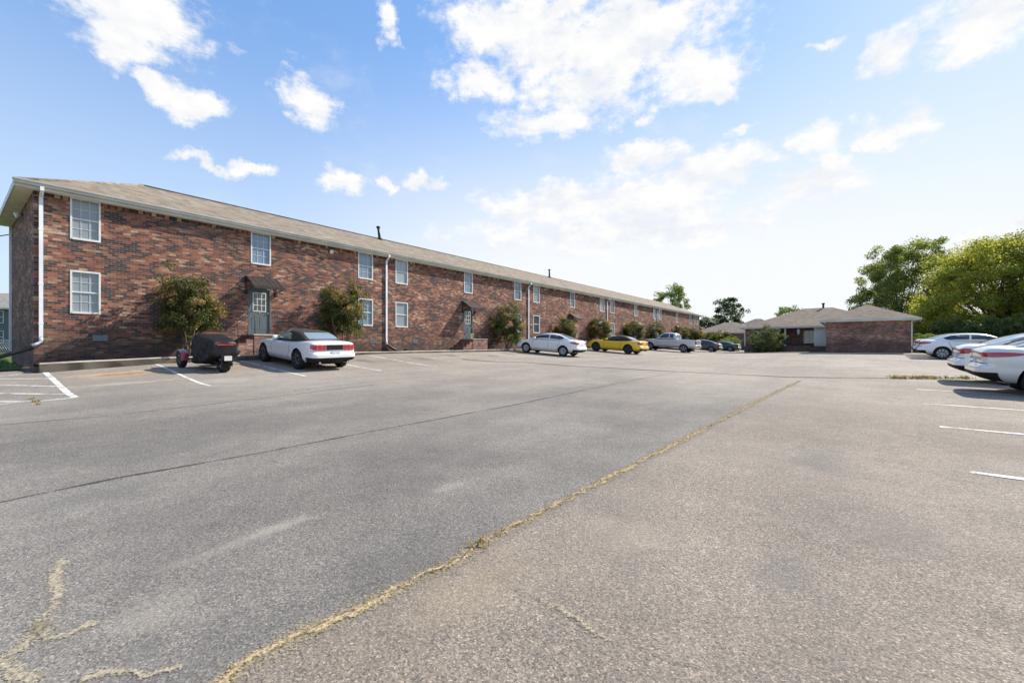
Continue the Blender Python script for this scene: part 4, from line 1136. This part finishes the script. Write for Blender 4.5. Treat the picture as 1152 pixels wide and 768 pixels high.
# covered three-wheeler
def trike(u, v, yaw=0):
    root = empty('covered_trike', (0, 0, 0))
    # cloth cover, front towards +x
    prof = [(-1.06, .60, .92, .28), (-1.05, .52, 1.0, .34), (-.98, .48, 1.06, .40), (-.62, .32, 1.08, .46), (-.5, .24, 1.13, .50), (-.1, .17, 1.15, .54), (.35, .22, 1.18, .54), (.48, .3, 1.16, .48), (.54, .4, 1.08, .42), (.56, .5, 1.0, .36)]
    rings = []
    for x, zb, zt, w in prof:
        P = [(0, zb + .02), (w*.93, zb), (w*1.03, zb + .12), (w*.97, zb + (zt-zb)*.6), (w*.90, zt - .05), (w*.78, zt - .005), (0, zt + .01)]
        rings.append([(x, y, z_) for y, z_ in P] + [(x, -y, z_) for y, z_ in P[-2:0:-1]])
    me = subdivided(ring_mesh(rings), 'tmp', [M['tarp']], 3)
    for q in me.vertices:
        p = q.co; f = (.03*math.sin(8*p.x + 5*p.z) + .026*math.sin(19*p.x - 9*p.z + 2*math.sin(4*p.z)) + .018*math.sin(27*p.x + 13*p.z))*(1.15 - sstep(p.z, .85, 1.15))
        p.y += f*(1 if p.y > 0 else -1); p.z += .02*math.sin(7*p.x)*sstep(p.z, .9, 1.1) - (.03*math.sin(11*p.x))*(1 - sstep(p.z, .2, .5)); p.x += .02*math.sin(12*p.y + 6*p.z)
    me.polygons.foreach_set('use_smooth', [True]*len(me.polygons)); link(bpy.data.objects.new('cover', me), root)
    sh = Shell(bvh_of(me))
    bm = bmesh.new(); sh.end(bm, -1, [(.90, .24), (.94, .25)], .012); fixn(bm); obj('tail_light', bm, M['red'], root)
    a, b = wheel_meshes(.31, .24, M['rim_dark'], 6)
    e = link(bpy.data.objects.new('wheel', a), root); e.location = (-.92, 0, .31); link(bpy.data.objects.new('rim', b), e)
    bm = bmesh.new(); pts = [(-.92 + .35*math.cos(t), .0, .31 + .35*math.sin(t)) for t in [R(q) for q in range(70, 200, 10)]]
    pr = None
    for p in pts:
        ring = [bm.verts.new((p[0], y, p[2] - abs(y)*.15)) for y in (-.15, -.08, .08, .15)]
        if pr:
            for i in range(3): bm.faces.new((pr[i], pr[i+1], ring[i+1], ring[i]))
        pr = ring
    bmesh.ops.solidify(bm, geom=bm.faces[:], thickness=.012); obj('mudguard', bm, M['well'], root, 40)
    bm = bmesh.new(); box(bm, (-1.31, -.11, .42), (-1.29, .11, .57), 0); o_ = obj('licence_plate', bm, M['white'], root)
    bm = bmesh.new(); tube(bm, [(-.92, .17, .31), (-.3, .14, .36)], .04, 8); tube(bm, [(-.92, -.17, .31), (-.3, -.14, .36)], .04, 8); box(bm, (-.5, -.2, .2), (.7, .2, .42)); obj('swingarm', bm, M['well'], root)
    a, b = wheel_meshes(.29, .17, M['rim_dark'], 6)
    for s in (1, -1):
        e = link(bpy.data.objects.new('wheel', a), root); e.location = (.80, s*.68, .29); e.rotation_euler = (0, 0, 0 if s > 0 else math.pi); link(bpy.data.objects.new('rim', b), e)
        bm = bmesh.new(); pr = None
        for q in range(15, 190, 11):
            t = R(q); ring = [bm.verts.new((.80 + .345*math.cos(t), s*.68 + y, .29 + .345*math.sin(t) - abs(y)*.25)) for y in (-.11, -.05, .05, .11)]
            if pr:
                for i in range(3): bm.faces.new((pr[i], pr[i+1], ring[i+1], ring[i]))
            pr = ring
        for f in bm.faces: f.material_index = 1 if f.calc_center_median().x < .62 else 0
        bmesh.ops.recalc_face_normals(bm, faces=bm.faces); bmesh.ops.solidify(bm, geom=bm.faces[:], thickness=.012); obj('mudguard', bm, [M['metal'], M['redpaint']], root, 40)
        bm = bmesh.new(); tube(bm, [(.80, s*.6, .27), (.70, s*.25, .33)], .025, 6); tube(bm, [(.80, s*.6, .36), (.62, s*.25, .46)], .025, 6); obj('suspension_arm', bm, M['metal'], root)
    place_car(root, u, v, False, yaw, 1.7, .6)
    return tag(root, 'black cloth covered three-wheeled motorcycle with red mudguards', 'motorcycle')
trike(3.92, 3.65)

# ------------------------------------------------------------------ vegetation
def leaves_mesh(name, m, clusters, per, size, seed, sig=.5, droop=0, tone_fn=None, asp=.55, lev=.5):
    """clusters: (x, y, z, radius); every leaf a bent two-triangle blade"""
    g = np.random.default_rng(seed); V_, T_ = [], []
    for cx, cy, cz, cr in clusters:
        n = max(4, int(per*g.uniform(.7, 1.3)))
        d = g.normal(size=(n, 3)); d /= np.linalg.norm(d, axis=1)[:, None] + 1e-9
        r_ = cr*g.uniform(.15, 1, n)**.6
        c = np.array([cx, cy, cz]) + d*r_[:, None]*np.array([1, 1, .75])
        ax = g.normal(size=(n, 3)) + d*.5 + np.array([0, 0, -droop]); ax /= np.linalg.norm(ax, axis=1)[:, None]
        up = g.normal(size=(n, 3))*.7 + np.array([0, 0, .9]); sd = np.cross(ax, up); sd /= np.linalg.norm(sd, axis=1)[:, None] + 1e-9
        s = size*g.uniform(.6, 1.3, n)[:, None]
        nn = np.cross(sd, ax)
        V_.append(np.stack([c - ax*s*.5, c + sd*s*asp*.5 + nn*s*.08, c + ax*s*.5, c - sd*s*asp*.5 + nn*s*.08], 1).reshape(-1, 3))
        base = g.uniform(-.16, .16)
        t = lev + base + g.normal(0, .13, n)
        if tone_fn is not None: t = t + tone_fn(c, np.array([cx, cy, cz]))
        T_.append(t)
    V_ = np.concatenate(V_); T_ = np.clip(np.concatenate(T_), 0, 1); n = len(T_)
    me = bpy.data.meshes.new(name); me.vertices.add(4*n); me.vertices.foreach_set('co', V_.astype(np.float32).ravel())
    me.loops.add(4*n); me.loops.foreach_set('vertex_index', np.arange(4*n, dtype=np.int32))
    me.polygons.add(n); me.polygons.foreach_set('loop_start', np.arange(0, 4*n, 4, dtype=np.int32)); me.polygons.foreach_set('loop_total', np.full(n, 4, np.int32))
    at = me.attributes.new('tone', 'FLOAT', 'FACE'); at.data.foreach_set('value', T_.astype(np.float32))
    me.update(calc_edges=True); me.materials.append(m)
    return me
def limb(bm, a, b, r0, r1, g, seg=5, bend=.12):
    a, b = Vector(a), Vector(b); n = 5; L_ = (b - a).length
    off = Vector((g.uniform(-1, 1), g.uniform(-1, 1), g.uniform(-.2, .6)))*L_*bend
    tube(bm, [a.lerp(b, i/n) + off*math.sin(math.pi*i/n) for i in range(n + 1)], [r0 + (r1 - r0)*i/n for i in range(n + 1)], seg)

def myrtle(seed, w, h, zc0):
    """multi-stemmed crape myrtle: vase of thin stems, leaf clumps with tan seed heads at the tips"""
    g = random.Random(seed); bm = bmesh.new(); cl = []; tips = []
    for i in range(6):
        a = 2*math.pi*i/6 + g.uniform(-.4, .4); b0 = Vector((.10*math.cos(a), .10*math.sin(a), 0))
        k = g.uniform(.3, .62); kn = Vector((w*.5*k*math.cos(a), w*.5*k*math.sin(a), h*g.uniform(.45, .6)))
        limb(bm, b0, kn, .035, .02, g, 6)
        for j in range(5):
            a2 = a + g.uniform(-1.1, 1.1); rr = w*.5*g.uniform(.45, 1.08); zz = h*g.uniform(zc0 + .02, 1.0)
            fall = 1 - .45*((zz/h - .62)/.4)**2 if zz/h > .62 else 1 - .3*((.62 - zz/h)/.4)
            t = Vector((rr*fall*math.cos(a2), rr*fall*math.sin(a2), zz)); limb(bm, kn, t, .016, .005, g, 4)
            tips.append(t)
            for q in range(5):
                p = kn.lerp(t, .3 + .175*q); cl.append((p.x + g.gauss(0, .08), p.y + g.gauss(0, .08), p.z + g.gauss(0, .08), g.uniform(.16, .27)))
    for _ in range(80):
        a = g.uniform(0, 6.28); rr = w*.5*math.sqrt(g.random())*.8; cl.append((rr*math.cos(a), rr*math.sin(a), h*g.uniform(zc0 + .08, .88), g.uniform(.2, .33)))
    tr = bpy.data.meshes.new('trunk'); bm.to_mesh(tr); bm.free(); tr.materials.append(M['bark'])
    tp = np.array([list(t) for t in tips])
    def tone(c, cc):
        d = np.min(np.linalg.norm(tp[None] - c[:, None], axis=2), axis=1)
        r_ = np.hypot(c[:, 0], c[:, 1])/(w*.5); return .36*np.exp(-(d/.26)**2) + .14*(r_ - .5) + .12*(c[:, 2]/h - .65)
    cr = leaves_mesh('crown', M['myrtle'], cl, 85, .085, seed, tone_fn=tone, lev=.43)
    return tr, cr
M['myrtle'] = leaf_mat('myrtle_leaf', [(0, (.018, .03, .012)), (.3, (.035, .06, .018)), (.48, (.075, .11, .032)), (.66, (.14, .155, .05)), (.8, (.38, .26, .125)), (1, (.48, .30, .18))], .38)
M['olive'] = leaf_mat('olive_leaf', [(0, (.045, .065, .02)), (.3, (.15, .18, .04)), (.5, (.29, .32, .065)), (.7, (.44, .44, .085)), (1, (.56, .5, .14))], .55)
M['green'] = leaf_mat('green_leaf', [(0, (.015, .03, .014)), (.35, (.035, .07, .026)), (.65, (.075, .13, .045)), (1, (.17, .24, .09))], .35)
M['greenl'] = leaf_mat('mid_green_leaf', [(0, (.055, .08, .03)), (.35, (.14, .185, .055)), (.65, (.25, .30, .085)), (1, (.42, .46, .17))], .52)
M['greenm'] = leaf_mat('muted_green_leaf', [(0, (.03, .05, .022)), (.35, (.07, .105, .04)), (.65, (.14, .18, .07)), (1, (.27, .30, .14))], .4)
M['pale'] = leaf_mat('pale_leaf', [(0, (.05, .08, .02)), (.5, (.14, .21, .05)), (1, (.28, .36, .10))], .42)
M['straw'] = leaf_mat('straw_blade', [(0, (.10, .085, .03)), (.4, (.26, .19, .07)), (.7, (.40, .30, .13)), (1, (.5, .42, .22))], .2)
M['grass'] = leaf_mat('grass_blade', [(0, (.03, .05, .012)), (.6, (.10, .16, .03)), (1, (.22, .24, .07))], .3)

def plant(name, meshes, x, y, z0, label, cat, group=None, s=1.0, rz=0, sz=None):
    r_ = empty(name, (x, y, z0), rz); r_.scale = (s, s, sz or s)
    for nm, me in meshes: link(bpy.data.objects.new(nm, me), r_)
    return tag(r_, label, cat, group)
var = [myrtle(11, 2.5, 3.4, .22), myrtle(23, 2.6, 3.6, .17), myrtle(37, 2.7, 3.6, .04), myrtle(52, 2.5, 3.3, .12)]
mys = [(213, .85, 0, 1.0, 1.0, 'crape myrtle with tan seed heads behind the covered trike'),
       (386, .85, 1, 1.02, 1.02, 'crape myrtle behind the white convertible, hiding a lower window'),
       (571, .9, 2, 1.03, 1.0, 'dense dark crape myrtle beside the second grey door'),
       (636, .9, 3, .95, .88, 'crape myrtle behind the white four-door sedan'),
       (675, .9, 0, 1.08, .98, 'crape myrtle behind the nose of the yellow sports car'),
       (712, .9, 1, 1.1, .92, 'crape myrtle between the yellow sports car and the silver pickup'),
       (738, .9, 2, 1.1, .98, 'crape myrtle behind the hood of the silver pickup'),
       (765, .9, 3, 1.2, 1.0, 'crape myrtle behind the bed of the silver pickup'),
       (781, .9, 0, 1.2, 1.0, 'farthest crape myrtle at the end of the long brick building')]
for px, v, k, s, sz, lab in mys:
    r = (px - 576)/500; Y = (21.24 - v)/(.61393 - .78936*r); x, y = r*Y, Y; u = UV(x, y)[0]
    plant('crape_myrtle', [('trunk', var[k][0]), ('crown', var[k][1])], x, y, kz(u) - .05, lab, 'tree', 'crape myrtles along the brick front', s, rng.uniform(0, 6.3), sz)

def tree(seed, w, h, z0f, m, per, leaf, nl=70, trunk=.22, cr=(.7, 1.3), tone=None, shape=.55):
    """broad tree: trunk, forked limbs, crown of clumps in an uneven dome"""
    g = random.Random(seed); bm = bmesh.new(); cl = []
    top = Vector((g.uniform(-.3, .3), g.uniform(-.3, .3), h*max(.22, z0f + .05)))
    tube(bm, [(0, 0, -.3), (0, 0, .3), top*.5, top], [trunk*1.5, trunk*1.1, trunk, trunk*.85], 9)
    lobes = [(g.uniform(0, 6.28), g.uniform(.75, 1.15), g.uniform(-.1, .1)) for _ in range(9)]
    for i in range(nl):
        a = 2*math.pi*i/nl*7.3 + g.uniform(-.3, .3); t = (i + .5)/nl
        zz = z0f + (1 - z0f)*t
        prof = math.sqrt(max(0, 1 - ((t - shape*.72)/(1.02 - shape*.72 if t > shape*.72 else shape*.95))**2)) if True else 1
        lob = 1 + .22*sum(math.cos((a - l0)*2)*(l1 - .95) for l0, l1, _ in lobes) + .1*math.sin(3*a + 5*t)
        rr = w*.5*prof*lob*g.uniform(.74, 1.12)
        p = Vector((rr*math.cos(a), rr*math.sin(a), h*(zz + g.uniform(-.06, .04))))
        c_ = g.uniform(*cr)
        if i % 2 == 0: limb(bm, top*g.uniform(.7, 1), p*.96, trunk*.32, .02, g, 5)
        for q in range(3): cl.append((p.x*(1 - .07*q) + g.gauss(0, c_*.45), p.y*(1 - .07*q) + g.gauss(0, c_*.45), p.z + g.gauss(0, c_*.4), c_*g.uniform(.6, 1)))
        if i % 2: cl.append((p.x*g.uniform(.2, .75), p.y*g.uniform(.2, .75), p.z*g.uniform(.8, .98), c_))
    tr = bpy.data.meshes.new('trunk'); bm.to_mesh(tr); bm.free(); tr.materials.append(M['bark'])
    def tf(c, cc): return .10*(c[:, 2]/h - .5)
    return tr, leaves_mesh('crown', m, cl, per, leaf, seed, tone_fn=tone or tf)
def add_tree(name, px, Y, meshes, label, s=1, rz=0, group=None, cat='tree', sz=None):
    x = (px - 576)/500*Y
    plant(name, [('trunk', meshes[0]), ('crown', meshes[1])], x, Y, gz(x, Y) - .1, label, cat, group, s, rz, sz)
GT = 'trees on the right behind the parked cars'
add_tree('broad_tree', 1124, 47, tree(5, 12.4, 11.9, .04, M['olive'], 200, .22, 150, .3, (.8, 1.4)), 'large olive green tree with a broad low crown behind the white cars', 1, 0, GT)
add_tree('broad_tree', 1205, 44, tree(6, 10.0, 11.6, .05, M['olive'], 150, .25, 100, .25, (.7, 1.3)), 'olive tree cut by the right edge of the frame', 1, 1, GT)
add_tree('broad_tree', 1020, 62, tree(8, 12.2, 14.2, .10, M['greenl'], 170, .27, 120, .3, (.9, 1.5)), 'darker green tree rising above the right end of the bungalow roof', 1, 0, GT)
GB = 'distant trees beyond the buildings'
add_tree('distant_tree', 755, 96, tree(14, 7.8, 13.4, .25, M['pale'], 60, .34, 55, .2, (.7, 1.2)), 'pale green tree rising behind the far roof of the long brick building', 1, 0, GB)
add_tree('distant_tree', 820, 104, tree(15, 6.0, 11.6, .22, M['green'], 70, .34, 50, .2, (.6, 1.1)), 'dark green rounded tree left of the bungalow', 1, 0, GB)
sm = tree(16, 5.4, 6.6, .05, M['green'], 60, .30, 40, .15, (.6, 1.0))
add_tree('distant_tree', 793, 100, sm, 'low green tree at the end of the long brick building', 1, 0, GB)
add_tree('distant_tree', 805, 108, sm, 'low green tree just left of the dark rounded tree', .85, 2, GB)
add_tree('distant_tree', 888, 92, tree(17, 6.2, 9.0, .3, M['pale'], 50, .3, 40, .15, (.5, .9)), 'tree top just showing over the bungalow ridge', 1, 0, GB)
def bush(seed, w, h, m, per, leaf, nl=26): return tree(seed, w, h, .04, m, per, leaf, nl, .06, (.28, .5), None, .8)
GS = 'shrubs round the bungalow'
add_tree('shrub', 862, 46.5, bush(31, 3.3, 2.75, M['greenm'], 110, .12, 40), 'big leafy green shrub at the left side of the bungalow porch', .92, 0, GS, 'shrub')
bs = bush(32, 2.2, 1.7, M['pale'], 90, .13)
add_tree('shrub', 821, 66, bs, 'light green shrub beyond the dark parked cars', 1.15, 0, GS, 'shrub')
add_tree('shrub', 1043, 38.0, bush(33, 2.3, 2.4, M['pale'], 90, .13), 'bright green shrub at the right corner of the bungalow', .7, 0, GS, 'shrub')
hb = bush(34, 3.6, 3.0, M['greenm'], 110, .16, 36)
for px, Y, lab in ((1078, 43, 'dark shrub under the olive tree, behind the side-on white sedan roof'), (1112, 41, 'dark shrub under the olive tree near the windshield of the side-on sedan'), (1150, 40, 'dark shrub under the olive tree at the right edge of the frame')):
    add_tree('shrub', px, Y, hb, lab, 1, px, 'shrubs under the olive tree', 'shrub')
hh = bush(35, 3.4, 2.3, M['myrtle'], 90, .16, 34)
for px, Y, lab in ((798, 78, 'brownish shrub beside the far end of the long brick building'), (812, 74, 'brownish shrub in front of the far tan roofed house')):
    add_tree('shrub', px, Y, hh, lab, 1.2, px, GS, 'shrub')
# weeds: the dead strip on the right, tufts in the joint, blades along the kerb
def blades(name, pts, m, h, n, spread, seed, label=None):
    g = np.random.default_rng(seed); V_, T_ = [], []
    for x, y, k in pts:
        q = max(1, int(n*k)); bx_ = x + g.normal(0, spread, q); by_ = y + g.normal(0, spread, q); bz_ = G(bx_, by_)
        a = g.uniform(0, 6.28, q); hh_ = h*g.uniform(.35, 1.2, q)*k**.3; w = hh_*.09 + .002
        lx, ly = g.normal(0, .55, q)*hh_, g.normal(0, .55, q)*hh_
        c, s = np.cos(a)*w, np.sin(a)*w
        V_.append(np.stack([np.stack([bx_ - c, by_ - s, bz_], 1), np.stack([bx_ + c, by_ + s, bz_], 1), np.stack([bx_ + lx*.5 + c*.7, by_ + ly*.5 + s*.7, bz_ + hh_*.6], 1), np.stack([bx_ + lx, by_ + ly, bz_ + hh_], 1)], 1).reshape(-1, 3))
        T_.append(g.uniform(0, 1, q))
    V_ = np.concatenate(V_); T_ = np.concatenate(T_); n_ = len(T_)
    me = bpy.data.meshes.new(name); me.vertices.add(4*n_); me.vertices.foreach_set('co', V_.astype(np.float32).ravel())
    me.loops.add(4*n_); me.loops.foreach_set('vertex_index', np.arange(4*n_, dtype=np.int32))
    me.polygons.add(n_); me.polygons.foreach_set('loop_start', np.arange(0, 4*n_, 4, dtype=np.int32)); me.polygons.foreach_set('loop_total', np.full(n_, 4, np.int32))
    at = me.attributes.new('tone', 'FLOAT', 'FACE'); at.data.foreach_set('value', T_.astype(np.float32))
    me.update(calc_edges=True); me.materials.append(m)
    o = link(bpy.data.objects.new(name, me)); return tag(o, label, 'grass', None, 'stuff')
def along(pts, step, jit=0):
    out = []
    for a, b in zip(pts, pts[1:]):
        L_ = math.hypot(b[0]-a[0], b[1]-a[1]); n = max(1, int(L_/step))
        for i in range(n): t = (i + rng.random())/n; out.append((a[0] + (b[0]-a[0])*t + rng.gauss(0, jit), a[1] + (b[1]-a[1])*t + rng.gauss(0, jit), rng.random()**1.5))
    return out
blades('dry_grass', [(x, y, k*.9) for x, y, k in along(crack, .03, .012)], M['straw'], .022, 9, .022, 3, 'dry straw coloured grass and debris lying in the long pavement joint')
blades('weeds', along(PX(1000, 425.5, 1030, 426, 1060, 425.8, 1096, 426.5), .05, .1), M['straw'], .13, 30, .09, 4, 'strip of dead weeds on the edge of the right hand bays')
blades('weeds', along(PX(1022, 425, 1090, 425.5), .12, .08), M['grass'], .12, 16, .08, 5, 'green weeds mixed into the dead strip on the right')
blades('kerb_grass', along([W(a, 1.0 + .2*math.sin(a)) for a in frange(.2, 60, 2)], .25, .12), M['grass'], .12, 10, .1, 6, 'sparse grass in the soil between kerb and brick wall')
blades('weeds', [(*unpx(541, 613), .5), (*unpx(40, 452), .8), (*unpx(43, 455), .6), (*unpx(35, 449), .5)], M['straw'], .06, 60, .03, 8, 'small dry tufts growing out of cracks in the asphalt')
blades('lawn_grass', [(*W(rng.uniform(-14, -.4), rng.uniform(-16, -.6)), rng.random()) for _ in range(900)], M['grass'], .16, 30, .3, 9, 'grass of the side lawn beyond the brick end wall')

# ------------------------------------------------------------------ sun, sky, camera
AZ, EL = R(61), R(40)
sd = Vector((math.sin(AZ)*math.cos(EL), math.cos(AZ)*math.cos(EL), math.sin(EL)))
sun = bpy.data.lights.new('sun', 'SUN'); sun.energy = 5.0; sun.angle = R(.55); sun.color = (1, .92, .80)
so = link(bpy.data.objects.new('sun', sun)); so.rotation_euler = (-sd).to_track_quat('-Z', 'Y').to_euler(); so.location = (0, 0, 50)

wd = bpy.data.worlds.new('World'); SC.world = wd; wd.use_nodes = True
nt = wd.node_tree; nt.nodes.clear(); h = N(nt)
out = nt.nodes.new('ShaderNodeOutputWorld'); bg = nt.nodes.new('ShaderNodeBackground'); nt.links.new(bg.outputs[0], out.inputs[0])
bg.inputs[1].default_value = .1
sky = nt.nodes.new('ShaderNodeTexSky'); sky.sky_type = 'NISHITA'; sky.sun_disc = False
sky.sun_elevation = EL; sky.sun_rotation = AZ; sky.air_density = 1.0; sky.dust_density = .6; sky.ozone_density = 1.5
dirn = h.n('TexCoord').outputs['Generated']
sx = h.n('SeparateXYZ'); nt.links.new(dirn, sx.inputs[0])
az = h.math('ARCTAN2', sx.outputs[0], sx.outputs[1]); el = h.math('ARCSINE', sx.outputs[2])
cv = h.n('CombineXYZ'); h.put(cv.inputs[0], az); h.put(cv.inputs[1], el)
wv_ = h.n('TexNoise', noise_dimensions='2D'); h.put(wv_.inputs['Vector'], cv.outputs[0]); wv_.inputs['Scale'].default_value = 11; wv_.inputs['Detail'].default_value = 7; wv_.inputs['Roughness'].default_value = .62
ae = h.vec('ADD', cv.outputs[0], h.vec('MULTIPLY', h.vec('SUBTRACT', wv_.outputs['Color'], (.5, .5, .5)), (.11, .085, 0)))
flat = h.n('CombineXYZ')                      # noise stretched sideways towards the horizon
h.put(flat.inputs[0], az); h.put(flat.inputs[1], h.math('MULTIPLY', el, 1.7))
n1 = h.noise(flat.outputs[0], 9, 8, .62); n2 = h.noise(flat.outputs[0], 30, 6, .65); 
warp = h.math('ADD', h.math('MULTIPLY', h.math('SUBTRACT', n1, .5), 1.9), h.math('MULTIPLY', h.math('SUBTRACT', n2, .5), 1.2))
CL = [(160, 12, 95, 48, 1), (140, 40, 56, 34, .95), (185, 100, 30, 20, .9), (212, 118, 34, 22, 1), (350, 113, 32, 30, 1), (437, 20, 16, 28, .75), (232, 181, 40, 9, .8), (282, 187, 28, 10, .9),
      (386, 203, 30, 13, .9), (473, 206, 24, 14, 1), (437, 207, 13, 8, .5), (560, 30, 60, 50, 1), (545, 90, 48, 30, .95), (610, 45, 50, 75, .9), (700, 45, 120, 62, 1.1), (780, 75, 60, 40, 1), (815, 98, 24, 16, .9), (625, 138, 65, 20, 1), (660, 105, 60, 40, .9),
      (725, 178, 50, 20, .9), (790, 192, 75, 24, .9), (640, 228, 100, 24, .8), (735, 226, 80, 30, .9), (690, 262, 190, 24, .8), (600, 236, 60, 18, 1), (915, 210, 60, 26, .9), (917, 152, 30, 20, 1), (835, 148, 17, 10, .9), (1005, 147, 42, 20, 1), (968, 166, 12, 7, .8),
      (1005, 55, 34, 26, .95), (925, 50, 24, 10, .45), (1110, 20, 90, 40, 1), (1085, 52, 40, 24, .9), (725, 130, 14, 9, .6), (1140, 255, 50, 14, .35), (640, 0, 130, 22, .8)]
def to_ae(px, py):
    x, z_ = (px - 576)/500, (390 - py)/500
    return math.atan2(x, 1), math.atan2(z_, math.hypot(x, 1))
dens = None
for px, py, rx_, ry_, k in CL:
    a0, e0 = to_ae(px, py); a1, _ = to_ae(px + rx_, py); a2, _ = to_ae(px - rx_, py); _, e1 = to_ae(px, py - ry_); _, e2 = to_ae(px, py + ry_)
    q = h.vec('MULTIPLY', h.vec('SUBTRACT', ae, (a0, e0, 0)), (2/(a1 - a2), 2/(e1 - e2), 0))
    v_ = h.math('MULTIPLY', h.math('SUBTRACT', 1.0, h.vec('LENGTH', q)), 1.0)
    v_ = h.math('ADD', v_, (k - 1)*.35)
    dens = v_ if dens is None else h.math('SMOOTH_MAX', dens, v_, .12)
# scattered clouds for the rest of the sky
n3 = h.noise(flat.outputs[0], 3.1, 3, .5)
rest = h.math('MULTIPLY', h.math('SUBTRACT', n3, .60), 5)
away = h.step(h.math('ABSOLUTE', az), .95, 1.15)
dens = h.math('MAXIMUM', dens, h.math('ADD', h.math('MULTIPLY', rest, away), h.math('MULTIPLY', h.math('SUBTRACT', away, 1), 4)))
dd = h.math('ADD', h.math('ADD', dens, warp), .27)
cov = h.step(dd, .0, .8)
wisp = h.math('MULTIPLY', h.step(h.noise(flat.outputs[0], 4.2, 7, .65), .52, .8), .35)
cov = h.math('MULTIPLY', h.math('MAXIMUM', cov, wisp), h.step(el, -.01, .06))
off_ = h.vec('ADD', flat.outputs[0], (.02, .05, 0))
shade = h.step(h.math('ADD', h.math('MULTIPLY', h.math('SUBTRACT', n1, h.noise(off_, 9, 8, .62)), 2.2), h.math('MULTIPLY', n2, .6)), -.25, .75)
ccol = h.mix(shade, (5.55, 5.8, 6.2), (6.75, 6.7, 6.6))
# thin bright haze low down, strongest towards the sun's side
hz = h.step(el, .64, .1)
toward = h.math('ADD', .45, h.math('MULTIPLY', h.step(h.vec('DOT_PRODUCT', dirn, (math.sin(R(22)), math.cos(R(22)), .1)), .6, .98), .6))
haze = h.math('MULTIPLY', hz, toward, None, True)
lum = h.vec('DOT_PRODUCT', sky.outputs[0], (.25, .55, .2))
skyc = h.vec('SCALE', h.mix(1, sky.outputs[0], (1.78, 2.15, 2.4), 'MULTIPLY'), h.math('DIVIDE', 3.6, h.math('ADD', 3.0, lum)))
c = h.mix(h.math('MULTIPLY', haze, .95), skyc, (6.45, 6.55, 6.7))
c = h.mix(cov, c, ccol)
nt.links.new(c, bg.inputs[0])

cd = bpy.data.cameras.new('camera'); cam = link(bpy.data.objects.new('camera', cd))
cd.sensor_width = 36; cd.lens = 500/1152*36; cd.shift_y = 6/1152; cd.clip_start = .05; cd.clip_end = 6000
cam.location = (0, 0, EYE); cam.rotation_euler = (math.pi/2, 0, 0); SC.camera = cam
SC.view_settings.view_transform = 'Standard'; SC.view_settings.look = 'None'; SC.view_settings.gamma = 1; SC.view_settings.exposure = .6
SC.cycles.max_bounces = 6; SC.cycles.transparent_max_bounces = 24; SC.cycles.use_denoising = True
SC.render.film_transparent = False
